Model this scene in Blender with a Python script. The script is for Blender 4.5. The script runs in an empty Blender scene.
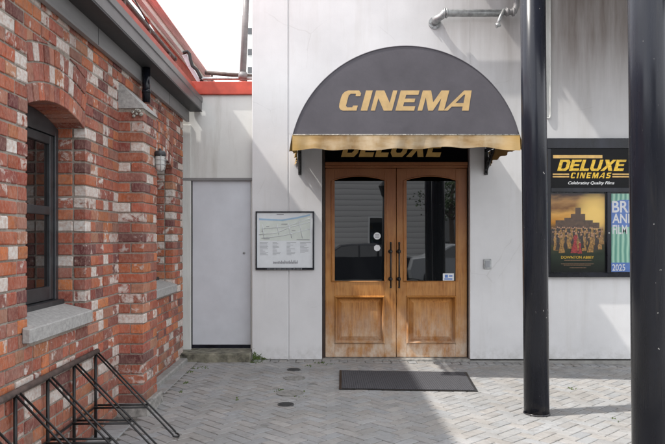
import bpy, bmesh, math, random
from mathutils import Vector, Matrix
random.seed(11)
R = math.radians
C = bpy.context.scene
COL = C.collection

# ------------------------------------------------------------------ camera
F = 680.0            # focal length in photo pixels (665 wide)
PX, PY = 327.0, 238.0
H = 1.5
cam_d = bpy.data.cameras.new('camera')
cam = bpy.data.objects.new('camera', cam_d); COL.objects.link(cam)
cam.location = (0, 0, H); cam.rotation_euler = (R(90), 0, 0)
cam_d.sensor_width = 36; cam_d.lens = 36*F/665
cam_d.shift_x = (332.5-PX)/665; cam_d.shift_y = (PY-222)/665
cam_d.clip_start = 0.05; cam_d.clip_end = 800
C.camera = cam

# ------------------------------------------------------------------ light
SD = Vector((1.0, 0.29, -1.46)).normalized()
elev = math.asin(-SD.z); rot = math.atan2(-SD.x, -SD.y)
world = bpy.data.worlds.new('World'); C.world = world; world.use_nodes = True
nt = world.node_tree; nt.nodes.clear()
o_ = nt.nodes.new('ShaderNodeOutputWorld'); bg = nt.nodes.new('ShaderNodeBackground')
sky = nt.nodes.new('ShaderNodeTexSky'); sky.sky_type = 'NISHITA'; sky.sun_disc = False
sky.sun_elevation = elev; sky.sun_rotation = rot % (2*math.pi); sky.dust_density = 2.0
tc = nt.nodes.new('ShaderNodeTexCoord'); nz = nt.nodes.new('ShaderNodeTexNoise')
nz.inputs['Scale'].default_value = 2.2; nz.inputs['Detail'].default_value = 6
rp = nt.nodes.new('ShaderNodeMapRange')
rp.inputs['From Min'].default_value = 0.35; rp.inputs['From Max'].default_value = 0.55
rp.inputs['To Min'].default_value = 0.62; rp.inputs['To Max'].default_value = 0.97
mx = nt.nodes.new('ShaderNodeMix'); mx.data_type = 'RGBA'
mx.inputs['B'].default_value = (9.1, 9.25, 9.6, 1)
nt.links.new(tc.outputs['Generated'], nz.inputs['Vector'])
nt.links.new(nz.outputs['Fac'], rp.inputs['Value'])
nt.links.new(rp.outputs['Result'], mx.inputs['Factor'])
nt.links.new(sky.outputs[0], mx.inputs['A'])
nt.links.new(mx.outputs['Result'], bg.inputs['Color'])
bg.inputs['Strength'].default_value = 0.15
nt.links.new(bg.outputs[0], o_.inputs['Surface'])
sl = bpy.data.lights.new('sun', 'SUN'); sl.energy = 3.0; sl.angle = R(1.0); sl.color = (1.0, 0.955, 0.89)
sun = bpy.data.objects.new('sun', sl); COL.objects.link(sun)
sun.rotation_euler = SD.to_track_quat('-Z', 'Y').to_euler(); sun.location = (-6, -4, 12)
C.view_settings.view_transform = 'Standard'; C.view_settings.look = 'None'
C.view_settings.gamma = 1; C.view_settings.use_curve_mapping = False
C.view_settings.exposure = 0.75
C.render.engine = 'CYCLES'

# ------------------------------------------------------------------ helpers
def W(px, py, Y):                       # photo pixel on the frontal plane at distance Y
    s = F/Y
    return ((px-PX)/s, Y, H-(py-PY)/s)
def WX(px, Y): return (px-PX)*Y/F
def WZ(py, Y): return H-(py-PY)*Y/F

def srgb(r, g, b):
    f = lambda c: (c/255/12.92) if c/255 <= .04045 else ((c/255+.055)/1.055)**2.4
    return (f(r), f(g), f(b), 1)

class NT:
    def __init__(s, name):
        s.m = bpy.data.materials.new(name); s.m.use_nodes = True
        s.t = s.m.node_tree; s.b = s.t.nodes['Principled BSDF']
        s.tc = s.t.nodes.new('ShaderNodeTexCoord')
    def n(s, k, **kw):
        nd = s.t.nodes.new(k)
        for a, v in kw.items(): setattr(nd, a, v)
        return nd
    def l(s, a, b): s.t.links.new(a, b)
    def vec(s, scale=(1, 1, 1), rot=(0, 0, 0), src='Object'):
        mp = s.n('ShaderNodeMapping'); mp.inputs['Scale'].default_value = scale; mp.inputs['Rotation'].default_value = rot
        s.l(s.tc.outputs[src], mp.inputs['Vector']); return mp.outputs[0]
    def noise(s, scale, detail=4, rough=.55, vec=None, dist=0):
        n = s.n('ShaderNodeTexNoise'); n.inputs['Scale'].default_value = scale
        n.inputs['Detail'].default_value = detail; n.inputs['Roughness'].default_value = rough
        n.inputs['Distortion'].default_value = dist
        s.l(vec if vec is not None else s.tc.outputs['Object'], n.inputs['Vector']); return n.outputs['Fac']
    def ramp(s, fac, stops, interp='LINEAR'):
        r = s.n('ShaderNodeValToRGB'); r.color_ramp.interpolation = interp
        e = r.color_ramp.elements
        while len(e) < len(stops): e.new(.5)
        for i, (p, c) in enumerate(stops):
            e[i].position = p; e[i].color = c if not isinstance(c, (int, float)) else (c, c, c, 1)
        s.l(fac, r.inputs[0]); return r.outputs[0]
    def mix(s, a, b, fac, mode='MIX'):
        m = s.n('ShaderNodeMix', data_type='RGBA', blend_type=mode)
        for key, v in (('A', a), ('B', b)):
            if isinstance(v, tuple): m.inputs[key].default_value = v
            else: s.l(v, m.inputs[key])
        if isinstance(fac, (int, float)): m.inputs['Factor'].default_value = fac
        else: s.l(fac, m.inputs['Factor'])
        return m.outputs['Result']
    def math(s, op, a, b=None):
        m = s.n('ShaderNodeMath', operation=op)
        for i, v in enumerate((a, b)):
            if v is None: continue
            if isinstance(v, (int, float)): m.inputs[i].default_value = v
            else: s.l(v, m.inputs[i])
        return m.outputs[0]
    def bump(s, h, strength=.3, dist=.01):
        b = s.n('ShaderNodeBump'); b.inputs['Strength'].default_value = strength; b.inputs['Distance'].default_value = dist
        s.l(h, b.inputs['Height']); s.l(b.outputs[0], s.b.inputs['Normal'])
    def color(s, c):
        if isinstance(c, tuple): s.b.inputs['Base Color'].default_value = c
        else: s.l(c, s.b.inputs['Base Color'])
    def set(s, rough=.6, metal=0, spec=.5):
        if isinstance(rough, (int, float)): s.b.inputs['Roughness'].default_value = rough
        else: s.l(rough, s.b.inputs['Roughness'])
        s.b.inputs['Metallic'].default_value = metal
        s.b.inputs['Specular IOR Level'].default_value = spec

def simple(name, c, rough=.6, metal=0, spec=.5, var=.12, scale=14, bump=.08, bd=.003, stretch=(1, 1, 1)):
    k = NT(name); v = k.vec(stretch)
    n = k.noise(scale, 6, .6, v)
    dark = tuple(x*(1-var*2) for x in c[:3])+(1,); lite = tuple(min(1, x*(1+var)) for x in c[:3])+(1,)
    k.color(k.ramp(n, [(.3, dark), (.7, lite)])); k.set(rough, metal, spec)
    if bump: k.bump(n, bump, bd)
    return k.m

# ---- materials
def m_brick():
    k = NT('old_brick')
    at = k.n('ShaderNodeAttribute', attribute_name='bc'); 
    n1 = k.noise(38, 5, .65); n2 = k.noise(9, 6, .7, dist=.6); n3 = k.noise(160, 3, .6)
    body = k.mix(at.outputs['Color'], (.11, .03, .025, 1), k.ramp(k.noise(16, 6, .7, dist=.8), [(.48, 0.0), (.72, .65)]))
    body = k.mix(body, (.50, .33, .26, 1), k.ramp(k.noise(55, 6, .75, k.vec((1, 1, .5))), [(.46, 0.0), (.70, .55)]))
    # leftover white paint: amount per brick in the alpha
    amt = k.math('ADD', at.outputs['Alpha'], k.math('MULTIPLY', k.math('SUBTRACT', k.noise(13, 5, .62, dist=.4), .5), 1.55))
    amt = k.math('ADD', amt, k.math('MULTIPLY', k.math('SUBTRACT', k.noise(1.6, 4, .6), .5), .9))
    msk = k.ramp(amt, [(.48, 0.0), (.56, .6), (.68, .97)])
    white = k.mix((.70, .67, .63, 1), (.50, .34, .27, 1), k.ramp(n1, [(.42, 0.0), (.66, .9)]))
    c = k.mix(body, white, msk)
    gr = k.noise(1.3, 6, .65)
    c = k.mix(c, (.13, .06, .055, 1), k.ramp(gr, [(.48, 0.0), (.72, .55)]))
    sep = k.n('ShaderNodeSeparateXYZ'); k.l(k.tc.outputs['Object'], sep.inputs[0])
    c = k.mix(c, (.12, .075, .06, 1), k.math('MULTIPLY', k.ramp(sep.outputs['Z'], [(.0, .75), (.55, 0.0)]), k.ramp(k.noise(5, 5, .65), [(.35, .2), (.65, 1.0)])))
    c = k.mix(c, (.50, .38, .32, 1), k.ramp(k.noise(6, 6, .7), [(.4, .04), (.7, .22)]))
    k.color(c); k.set(.82, 0, .25)
    h = k.math('ADD', n1, k.math('MULTIPLY', msk, .35)); k.bump(h, .55, .006)
    return k.m
def m_mortar():
    k = NT('mortar'); n = k.noise(60, 5, .7); n2 = k.noise(3, 4)
    c = k.mix(k.ramp(n, [(.3, (.17, .14, .115, 1)), (.7, (.38, .335, .285, 1))]), (.50, .46, .41, 1), k.ramp(n2, [(.45, 0.0), (.65, .5)]))
    k.color(c); k.set(.95, 0, .15); k.bump(n, .8, .008); return k.m
def m_wall(name='painted_concrete', base=(.70, .70, .705, 1), stain=(.50, .48, .45, 1), top=True, amount=1.0):
    k = NT(name)
    streak = k.noise(7, 6, .62, k.vec((1, 1, .10)))
    blot = k.noise(1.7, 6, .6); fine = k.noise(70, 4, .6)
    c = k.mix(base, tuple(x*.86 for x in base[:3])+(1,), k.ramp(blot, [(.35, 0.0), (.7, .8)]))
    sf = k.ramp(streak, [(.52, 0.0), (.80, .38*amount)])
    crack = k.n('ShaderNodeTexVoronoi', feature='DISTANCE_TO_EDGE'); crack.inputs['Scale'].default_value = .9
    cv = k.n('ShaderNodeMixRGB'); cv.inputs[0].default_value = .06; k.l(k.tc.outputs['Object'], cv.inputs[1]); cn = k.n('ShaderNodeTexNoise'); cn.inputs['Scale'].default_value = 4; k.l(k.tc.outputs['Object'], cn.inputs[0]); k.l(cn.outputs['Color'], cv.inputs[2]); k.l(cv.outputs[0], crack.inputs[0])
    c = k.mix(c, (.42, .41, .40, 1), k.math('MULTIPLY', k.ramp(crack.outputs['Distance'], [(.0, 1.0), (.004, 0.0)]), k.ramp(blot, [(.5, 0.0), (.6, .35)])))
    c = k.mix(c, stain, sf)
    sp = k.noise(26, 4, .6); c = k.mix(c, (.40, .385, .37, 1), k.ramp(sp, [(.70, 0.0), (.80, .3)]))
    # grime splashed up from the paving
    sep = k.n('ShaderNodeSeparateXYZ'); k.l(k.tc.outputs['Object'], sep.inputs[0])
    lo = k.ramp(sep.outputs['Z'], [(0.02, 1.0), (.20, 0.0)])
    g = k.math('MULTIPLY', lo, k.ramp(k.noise(11, 5, .65), [(.42, 0.0), (.75, .45)]))
    c = k.mix(c, (.22, .21, .17, 1), g)
    if top:  # brown stain at upper right, with the shade there painted into the colour
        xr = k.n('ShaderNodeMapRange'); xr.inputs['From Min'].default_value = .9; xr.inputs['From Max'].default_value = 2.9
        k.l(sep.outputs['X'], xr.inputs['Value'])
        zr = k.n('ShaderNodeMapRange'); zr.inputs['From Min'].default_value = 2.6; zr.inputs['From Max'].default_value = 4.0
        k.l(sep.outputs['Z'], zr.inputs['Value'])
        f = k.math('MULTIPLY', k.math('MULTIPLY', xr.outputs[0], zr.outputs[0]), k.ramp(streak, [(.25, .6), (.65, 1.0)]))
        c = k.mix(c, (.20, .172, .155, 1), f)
    k.color(c); k.set(.7, 0, .3)
    k.bump(k.math('ADD', fine, k.math('MULTIPLY', blot, 2)), .12, .006); return k.m
def m_wood():
    k = NT('varnished_timber')
    v = k.vec((1, 1, .06)); g = k.noise(60, 6, .65, v, dist=.8); big = k.noise(3.2, 4, .6)
    c = k.ramp(g, [(.25, (.17, .055, .012, 1)), (.5, (.38, .155, .034, 1)), (.75, (.54, .25, .066, 1))])
    c = k.mix(c, (.52, .27, .09, 1), k.ramp(big, [(.42, 0.0), (.66, .6)]))
    sep = k.n('ShaderNodeSeparateXYZ'); k.l(k.tc.outputs['Object'], sep.inputs[0])
    lo = k.n('ShaderNodeMapRange'); lo.inputs['From Min'].default_value = .68; lo.inputs['From Max'].default_value = .06
    k.l(sep.outputs['Z'], lo.inputs['Value'])
    worn = k.math('MULTIPLY', lo.outputs[0], k.ramp(k.noise(9, 5, .7, k.vec((1, 1, .5))), [(.36, .1), (.64, 1.0)]))
    c = k.mix(c, (.62, .53, .43, 1), k.math('MULTIPLY', worn, .9))     # varnish weathered off the foot of the doors
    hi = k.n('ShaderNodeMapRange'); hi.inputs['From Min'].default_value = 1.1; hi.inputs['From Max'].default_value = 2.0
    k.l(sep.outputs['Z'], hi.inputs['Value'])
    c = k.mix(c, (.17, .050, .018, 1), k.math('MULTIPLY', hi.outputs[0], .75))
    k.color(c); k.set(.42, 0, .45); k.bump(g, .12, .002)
    return k.m
def m_ground_fields(k): pass
def m_paver():
    k = NT('clay_paver'); at = k.n('ShaderNodeAttribute', attribute_name='bc')
    n = k.noise(90, 5, .7); b = k.noise(1.6, 5, .6); d = k.noise(14, 6, .7)
    c = k.mix(at.outputs['Color'], (.20, .195, .18, 1), k.ramp(b, [(.4, 0.0), (.7, .5)]))
    c = k.mix(c, (.15, .14, .13, 1), k.ramp(d, [(.50, 0.0), (.72, .55)]))
    c = k.mix(c, (.12, .115, .11, 1), k.ramp(k.noise(4.5, 3, .5), [(.66, 0.0), (.72, .5)]))
    c = k.mix(c, (.60, .58, .55, 1), k.ramp(n, [(.58, 0.0), (.75, .35)]))
    k.color(c); k.set(.85, 0, .25); k.bump(n, .5, .004); return k.m
M = {}
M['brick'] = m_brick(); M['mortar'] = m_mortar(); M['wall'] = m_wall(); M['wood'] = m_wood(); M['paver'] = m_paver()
M['wall2'] = m_wall('grey_render', (.72, .725, .70, 1), (.33, .31, .26, 1), False, 1.3)
M['sand'] = simple('joint_sand', (.15, .143, .13, 1), .95, var=.4, scale=40, bump=.4, bd=.006)
M['concrete'] = simple('rough_concrete', (.30, .29, .27, 1), .9, var=.28, scale=18, bump=.6, bd=.01)
M['sill'] = simple('sill_concrete', (.40, .39, .375, 1), .9, var=.14, scale=40, bump=.5, bd=.006)
M['moss_concrete'] = simple('mossy_concrete', (.20, .19, .145, 1), .95, var=.45, scale=9, bump=.7, bd=.015)
M['asphalt'] = simple('asphalt', (.06, .06, .06, 1), .9, var=.2, scale=60, bump=.4)
M['slab'] = simple('concrete_slab', (.30, .295, .28, 1), .9, var=.15, scale=8, bump=.3)
M['black'] = simple('black_paint', (.012, .0135, .021, 1), .2, spec=.33, var=.35, scale=5, bump=.10, bd=.004, stretch=(1, 1, .25))
def m_black():
    k = NT('black_steel_paint'); n = k.noise(5, 5, .6, k.vec((1, 1, .25))); sp = k.noise(30, 2, .5); dr = k.noise(16, 5, .7, k.vec((1, 1, .06)))
    c = k.ramp(n, [(.3, (.008, .009, .014, 1)), (.7, (.015, .017, .026, 1))])
    c = k.mix(c, (.06, .055, .05, 1), k.ramp(dr, [(.60, 0.0), (.8, .5)]))
    c = k.mix(c, (.45, .44, .42, 1), k.ramp(sp, [(.755, 0.0), (.775, 1.0)]))
    sep = k.n('ShaderNodeSeparateXYZ'); k.l(k.tc.outputs['Object'], sep.inputs[0])
    c = k.mix(c, (.10, .09, .08, 1), k.math('MULTIPLY', k.ramp(sep.outputs['Z'], [(.0, 1.0), (.10, 0.0)]), k.ramp(k.noise(14, 5, .7), [(.42, 0.0), (.62, .5)])))
    k.color(c); k.set(k.ramp(dr, [(.3, .16), (.7, .34)]), 0, .36); k.bump(n, .12, .006); return k.m
M['black_pole'] = m_black()
M['black_metal'] = simple('black_iron', (.012, .012, .012, 1), .45, spec=.5, var=.3, scale=30)
M['dark_frame'] = simple('dark_grey_paint', (.038, .040, .044, 1), .42, var=.2, scale=12)
M['fascia'] = simple('grey_fascia', (.235, .23, .23, 1), .5, var=.14, scale=3, stretch=(1, .3, 3))
M['gutter'] = simple('charcoal_gutter', (.115, .11, .112, 1), .38, var=.12, scale=4)
M['soffit'] = simple('dark_soffit', (.03, .03, .032, 1), .6)
M['red'] = simple('red_painted_steel', (.50, .065, .035, 1), .5, var=.15, scale=6)
M['red_sheet'] = simple('red_sheet', (.66, .20, .16, 1), .5, var=.15, scale=5)
M['red_roof'] = simple('faded_red_iron', (.84, .47, .45, 1), .45, var=.2, scale=4, stretch=(1, .2, 1))
M['flash'] = simple('pale_flashing', (.82, .74, .68, 1), .5, var=.12)
M['rust_pipe'] = simple('weathered_pipe', (.10, .07, .06, 1), .6, var=.3, scale=20)
M['galv'] = simple('galvanised_steel', (.42, .43, .43, 1), .42, metal=.55, var=.22, scale=18)
M['grey_door'] = simple('pale_grey_door', (.64, .665, .71, 1), .42, var=.04, scale=4, bump=.03)
M['awning'] = simple('charcoal_canvas', (.092, .086, .099, 1), .75, var=.09, scale=3, bump=.3, bd=.02)
M['gold'] = simple('gold_letter', (.56, .38, .17, 1), .6, var=.08)
M['gold_dim'] = simple('gold_sign_letter', (.66, .42, .13, 1), .4, var=.1)
M['gold_bright'] = simple('bright_gold_letter', (.72, .46, .04, 1), .35, metal=.25, var=.2, scale=30)
M['glossy_black'] = simple('gloss_black_panel', (.004, .004, .005, 1), .12, var=.1, bump=0, spec=.12)
M['glass_lamp'] = simple('frosted_glass', (.62, .62, .60, 1), .15, var=.05)
M['white'] = simple('white_print', (.75, .76, .77, 1), .35, var=.03, bump=0)
M['paper'] = simple('map_paper', (.70, .73, .75, 1), .3, var=.03, bump=0)
M['blue'] = simple('blue_print', (.10, .21, .55, 1), .35, var=.08, bump=0)
M['river'] = simple('river_blue_print', (.33, .50, .66, 1), .35, var=.05, bump=0)
M['mapgreen'] = simple('map_green_print', (.63, .68, .63, 1), .35, var=.04, bump=0)
M['mapgrey'] = simple('map_grey_print', (.30, .31, .33, 1), .4, var=.05, bump=0)
M['dark_brown'] = simple('dark_timber_frame', (.035, .017, .010, 1), .5, var=.2)
M['green'] = simple('moss', (.10, .15, .035, 1), .95, var=.4, scale=60, bump=.8, bd=.01)
M['lump'] = simple('old_paint_lump', (.45, .43, .38, 1), .8, var=.5, scale=60, bump=.6)

def m_valance():
    k = NT('faded_gold_canvas'); v = k.vec((1, 1, 3))
    a = k.noise(2.2, 4, .6, v); b = k.noise(9, 4, .6, k.vec((1, 1, .4)))
    c = k.ramp(a, [(.36, (.26, .16, .07, 1)), (.5, (.38, .265, .14, 1)), (.64, (.47, .37, .25, 1))])
    c = k.mix(c, (.62, .55, .42, 1), k.ramp(b, [(.5, 0.0), (.8, .4)]))
    sep = k.n('ShaderNodeSeparateXYZ'); k.l(k.tc.outputs['Object'], sep.inputs[0])
    ed = k.math('ABSOLUTE', k.math('SUBTRACT', sep.outputs['X'], .81)); er = k.n('ShaderNodeMapRange'); er.inputs['From Min'].default_value = .82; er.inputs['From Max'].default_value = 1.14
    k.l(ed, er.inputs['Value']); c = k.mix(c, (.42, .26, .07, 1), k.math('MULTIPLY', er.outputs[0], .7))
    k.color(c); k.set(.8, 0, .2); k.bump(a, .3, .01); return k.m
M['valance'] = m_valance()
def m_glass(name, tint=(.006, .007, .008, 1), ior=2.0):
    k = NT(name); k.color(tint); k.b.inputs['Roughness'].default_value = .015; k.b.inputs['IOR'].default_value = ior
    n = k.noise(1.5, 2, .5); k.bump(n, .018, .02); return k.m
M['door_glass'] = m_glass('dark_door_glass'); M['win_glass'] = m_glass('dark_window_glass', (.01, .008, .008, 1), 1.9)
def m_pane():
    k = NT('clear_pane'); k.t.nodes.remove(k.b)
    o = [x for x in k.t.nodes if x.type == 'OUTPUT_MATERIAL'][0]
    tr = k.n('ShaderNodeBsdfTransparent'); gl = k.n('ShaderNodeBsdfGlossy'); gl.inputs['Roughness'].default_value = .03
    fr = k.n('ShaderNodeFresnel'); fr.inputs[0].default_value = 1.16; ms = k.n('ShaderNodeMixShader')
    k.l(fr.outputs[0], ms.inputs[0]); k.l(tr.outputs[0], ms.inputs[1]); k.l(gl.outputs[0], ms.inputs[2]); k.l(ms.outputs[0], o.inputs[0])
    return k.m
M['pane'] = m_pane()
def m_mat():
    k = NT('ribbed_rubber_mat'); v = k.vec((1, 1, 1))
    w = k.n('ShaderNodeTexWave', wave_type='BANDS', bands_direction='Y'); w.inputs['Scale'].default_value = 14; w.inputs['Distortion'].default_value = .1
    k.l(v, w.inputs[0]); w2 = k.n('ShaderNodeTexWave', wave_type='BANDS', bands_direction='X'); w2.inputs['Scale'].default_value = 14; k.l(v, w2.inputs[0])
    n = k.noise(40, 4, .6); h = k.math('MULTIPLY', w.outputs['Fac'], w2.outputs['Fac'])
    c = k.ramp(k.math('ADD', k.math('MULTIPLY', h, .5), k.math('MULTIPLY', n, .5)), [(.2, (.045, .045, .05, 1)), (.6, (.105, .105, .115, 1))])
    k.color(c); k.set(.9, 0, .2); k.bump(h, .7, .004); return k.m
M['mat'] = m_mat()
def m_siding():
    k = NT('weatherboard'); sep = k.n('ShaderNodeSeparateXYZ'); k.l(k.tc.outputs['Object'], sep.inputs[0])
    fr = k.math('FRACT', k.math('MULTIPLY', sep.outputs['Z'], 4.0))
    c = k.ramp(fr, [(.0, .12), (.12, .50), (1.0, .62)]); k.color(c); k.set(.6); k.bump(fr, .5, .02); return k.m
M['siding'] = m_siding()
M['bark'] = simple('bark', (.10, .07, .05, 1), .9, var=.3, scale=30, bump=.8, bd=.02)
M['leaf'] = simple('leaf', (.06, .11, .03, 1), .6, var=.5, scale=3, bump=0)

def link(name, me, mat, parent=None):
    o = bpy.data.objects.new(name, me); COL.objects.link(o)
    if mat is not None:
        for mm in (mat if isinstance(mat, list) else [mat]): me.materials.append(mm)
    if parent is not None: o.parent = parent
    return o
def tag(o, label=None, cat=None, group=None, kind=None):
    if label: o['label'] = label
    if cat: o['category'] = cat
    if group: o['group'] = group
    if kind: o['kind'] = kind
    return o
def empty(name, label, cat, loc=(0, 0, 0), group=None):
    o = bpy.data.objects.new(name, None); COL.objects.link(o); o.location = (0, 0, 0)
    o.empty_display_size = .1
    tag(o, label, cat, group); return o

class MB:
    """collects shapes in world coordinates; build() links them as ONE mesh"""
    def __init__(s): s.v = []; s.f = []; s.c = []; s.mi = []; s.smooth = []
    def face(s, idx, col=None, mi=0, sm=False): s.f.append(idx); s.c.append(col or (1, 1, 1, 0)); s.mi.append(mi); s.smooth.append(sm)
    def hexa(s, c8, ch=.004, col=None, mi=0):
        # c8: corners ordered by bits x,y,z (index = x+2y+4z)
        V = [Vector(c) for c in c8]
        faces = {'x0': (0, 4, 6, 2), 'x1': (1, 3, 7, 5), 'y0': (0, 1, 5, 4), 'y1': (2, 6, 7, 3), 'z0': (0, 2, 3, 1), 'z1': (4, 5, 7, 6)}
        if ch <= 0:
            b = len(s.v); s.v += [tuple(p) for p in V]
            for q in faces.values(): s.face([b+i for i in q], col, mi)
            return
        idx = {}
        for fn, q in faces.items():
            for k in range(4):
                p = V[q[k]]; a = V[q[(k+1) % 4]]-p; b_ = V[q[(k-1) % 4]]-p
                la, lb = a.length, b_.length
                pp = p+a*(min(ch, la*.4)/la if la > 1e-6 else 0)+b_*(min(ch, lb*.4)/lb if lb > 1e-6 else 0)
                idx[(fn, q[k])] = len(s.v); s.v.append(tuple(pp))
        for fn, q in faces.items(): s.face([idx[(fn, i)] for i in q], col, mi)
        names = list(faces)
        for i in range(6):
            for j in range(i+1, 6):
                A, B = faces[names[i]], faces[names[j]]
                sh = [x for x in A if x in B]
                if len(sh) == 2:
                    a, b_ = sh
                    ia, ib = A.index(a), A.index(b_)
                    if (ia+1) % 4 != ib: a, b_ = b_, a
                    s.face([idx[(names[i], b_)], idx[(names[i], a)], idx[(names[j], a)], idx[(names[j], b_)]], col, mi)
        for c in range(8):
            fs = [n for n in names if c in faces[n]]
            tri = [idx[(n, c)] for n in fs]
            p0, p1, p2 = (Vector(s.v[t]) for t in tri)
            ctr = sum(V, Vector())/8
            if (p1-p0).cross(p2-p0).dot(V[c]-ctr) < 0: tri.reverse()
            s.face(tri, col, mi)
    def box(s, x0, x1, y0, y1, z0, z1, ch=.003, col=None, mi=0):
        s.hexa([((x0, x1)[i & 1], (y0, y1)[(i >> 1) & 1], (z0, z1)[(i >> 2) & 1]) for i in range(8)], ch, col, mi)
    def prism(s, poly, axis, a0, a1, col=None, mi=0):
        """poly 2D extruded along axis 'x' (poly=(y,z)) or 'y' (poly=(x,z)) or 'z' (poly=(x,y))"""
        def P(u, v, a): return (a, u, v) if axis == 'x' else ((u, a, v) if axis == 'y' else (u, v, a))
        n = len(poly); b = len(s.v)
        s.v += [P(u, v, a0) for u, v in poly]+[P(u, v, a1) for u, v in poly]
        s.face(list(range(b, b+n)), col, mi); s.face(list(range(b+2*n-1, b+n-1, -1)), col, mi)
        for i in range(n):
            j = (i+1) % n; s.face([b+i, b+n+i, b+n+j, b+j], col, mi)
    def tube(s, pts, r, seg=10, col=None, mi=0, cap=True):
        pts = [Vector(p) for p in pts]; rs = r if isinstance(r, (list, tuple)) else [r]*len(pts)
        b = len(s.v); n = len(pts); up = None
        for i, p in enumerate(pts):
            t = (pts[min(i+1, n-1)]-pts[max(i-1, 0)]).normalized()
            if up is None:
                up = Vector((0, 0, 1)) if abs(t.z) < .9 else Vector((1, 0, 0))
            a = t.cross(up).normalized(); up = a.cross(t).normalized()
            for k in range(seg):
                th = 2*math.pi*k/seg; s.v.append(tuple(p+(a*math.cos(th)+up*math.sin(th))*rs[i]))
        for i in range(n-1):
            for k in range(seg):
                k2 = (k+1) % seg
                s.face([b+i*seg+k, b+i*seg+k2, b+(i+1)*seg+k2, b+(i+1)*seg+k], col, mi, True)
        if cap:
            s.face([b+k for k in range(seg-1, -1, -1)], col, mi); s.face([b+(n-1)*seg+k for k in range(seg)], col, mi)
    def lathe(s, prof, c, seg=24, axis='z', col=None, mi=0, sm=True):
        b = len(s.v); n = len(prof); c = Vector(c)
        for (r, h) in prof:
            for k in range(seg):
                th = 2*math.pi*k/seg; a, d = r*math.cos(th), r*math.sin(th)
                s.v.append(tuple(c+(Vector((a, d, h)) if axis == 'z' else (Vector((a, h, d)) if axis == 'y' else Vector((h, a, d))))))
        for i in range(n-1):
            for k in range(seg):
                k2 = (k+1) % seg; s.face([b+i*seg+k, b+i*seg+k2, b+(i+1)*seg+k2, b+(i+1)*seg+k], col, mi, sm)
        s.face([b+k for k in range(seg-1, -1, -1)], col, mi); s.face([b+(n-1)*seg+k for k in range(seg)], col, mi)
    def build(s, name, mat, parent=None, colors=False, fix=True):
        me = bpy.data.meshes.new(name); me.from_pydata(s.v, [], s.f)
        me.polygons.foreach_set('material_index', s.mi); me.polygons.foreach_set('use_smooth', s.smooth)
        if colors:
            ca = me.color_attributes.new('bc', 'FLOAT_COLOR', 'CORNER'); buf = []
            for p in me.polygons: buf += list(s.c[p.index])*p.loop_total
            ca.data.foreach_set('color', buf)
        me.validate(); me.update()
        if fix and not colors:
            bm = bmesh.new(); bm.from_mesh(me); bmesh.ops.recalc_face_normals(bm, faces=bm.faces); bm.to_mesh(me); bm.free()
        return link(name, me, mat, parent)
def B1(name, mat, parent, *a, **k):
    m = MB(); m.box(*a, **k); return m.build(name, mat, parent)
def plane_xy(name, x0, x1, y0, y1, z, mat, parent=None):
    me = bpy.data.meshes.new(name); me.from_pydata([(x0, y0, z), (x1, y0, z), (x1, y1, z), (x0, y1, z)], [], [(0, 1, 2, 3)]); return link(name, me, mat, parent)

# fonts: polygonal bold italic capitals (width units relative to height 1)
G = {
 'C': (1.0, [[(.26, 0), (.96, 0), (.96, .25), (.72, .25), (.70, .16), (.44, .16), (.36, .25), (.36, .75), (.44, .84), (.70, .84), (.72, .72), (.96, .72), (.96, .86), (.82, 1), (.26, 1), (.12, .94), (.03, .82), (.0, .66), (.0, .34), (.03, .18), (.12, .06)]]),
 'I': (.34, [[(0, 0), (.34, 0), (.34, 1), (0, 1)]]),
 'N': (1.08, [[(0, 0), (.22, 0), (.22, .62), (.66, 0), (1.08, 0), (1.08, 1), (.86, 1), (.86, .38), (.42, 1), (0, 1)]]),
 'E': (.95, [[(0, 0), (.95, 0), (.95, .22), (.33, .22), (.33, .42), (.85, .42), (.85, .60), (.33, .60), (.33, .79), (.95, .79), (.95, 1), (0, 1)]]),
 'M': (1.34, [[(0, 0), (.24, 0), (.24, .66), (.54, 0), (.78, 0), (1.04, .62), (1.04, 0), (1.34, 0), (1.34, 1), (.94, 1), (.68, .42), (.42, 1), (0, 1)]]),
 'A': (1.08, [[(-.20, 0), (.02, 0), (.17, .20), (.72, .20), (.74, 0), (1.08, 0), (.96, 1), (.58, 1)], [(.31, .37), (.63, .80), (.69, .80), (.72, .37)]]),
 'D': (1.06, [[(0, 0), (.86, 0), (1.06, .2), (1.06, .8), (.86, 1), (0, 1)], [(.33, .2), (.33, .8), (.64, .8), (.74, .7), (.74, .3), (.64, .2)]]),
 'L': (.86, [[(0, 0), (.86, 0), (.86, .21), (.33, .21), (.33, 1), (0, 1)]]),
 'U': (1.06, [[(.2, 0), (.86, 0), (1.06, .2), (1.06, 1), (.74, 1), (.74, .28), (.66, .2), (.40, .2), (.32, .28), (.32, 1), (0, 1), (0, .2)]]),
 'X': (1.12, [[(-.08, 0), (.30, 0), (.54, .31), (.70, 0), (1.10, 0), (.80, .53), (1.2, 1), (.84, 1), (.62, .72), (.48, 1), (.08, 1), (.36, .49)]]),
 'S': (.98, [[(0, 0), (.78, 0), (.98, .18), (.98, .42), (.82, .58), (.33, .58), (.33, .79), (.95, .79), (.95, 1), (.2, 1), (0, .82), (0, .56), (.16, .41), (.65, .41), (.65, .21), (0, .21)]]),
}
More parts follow.
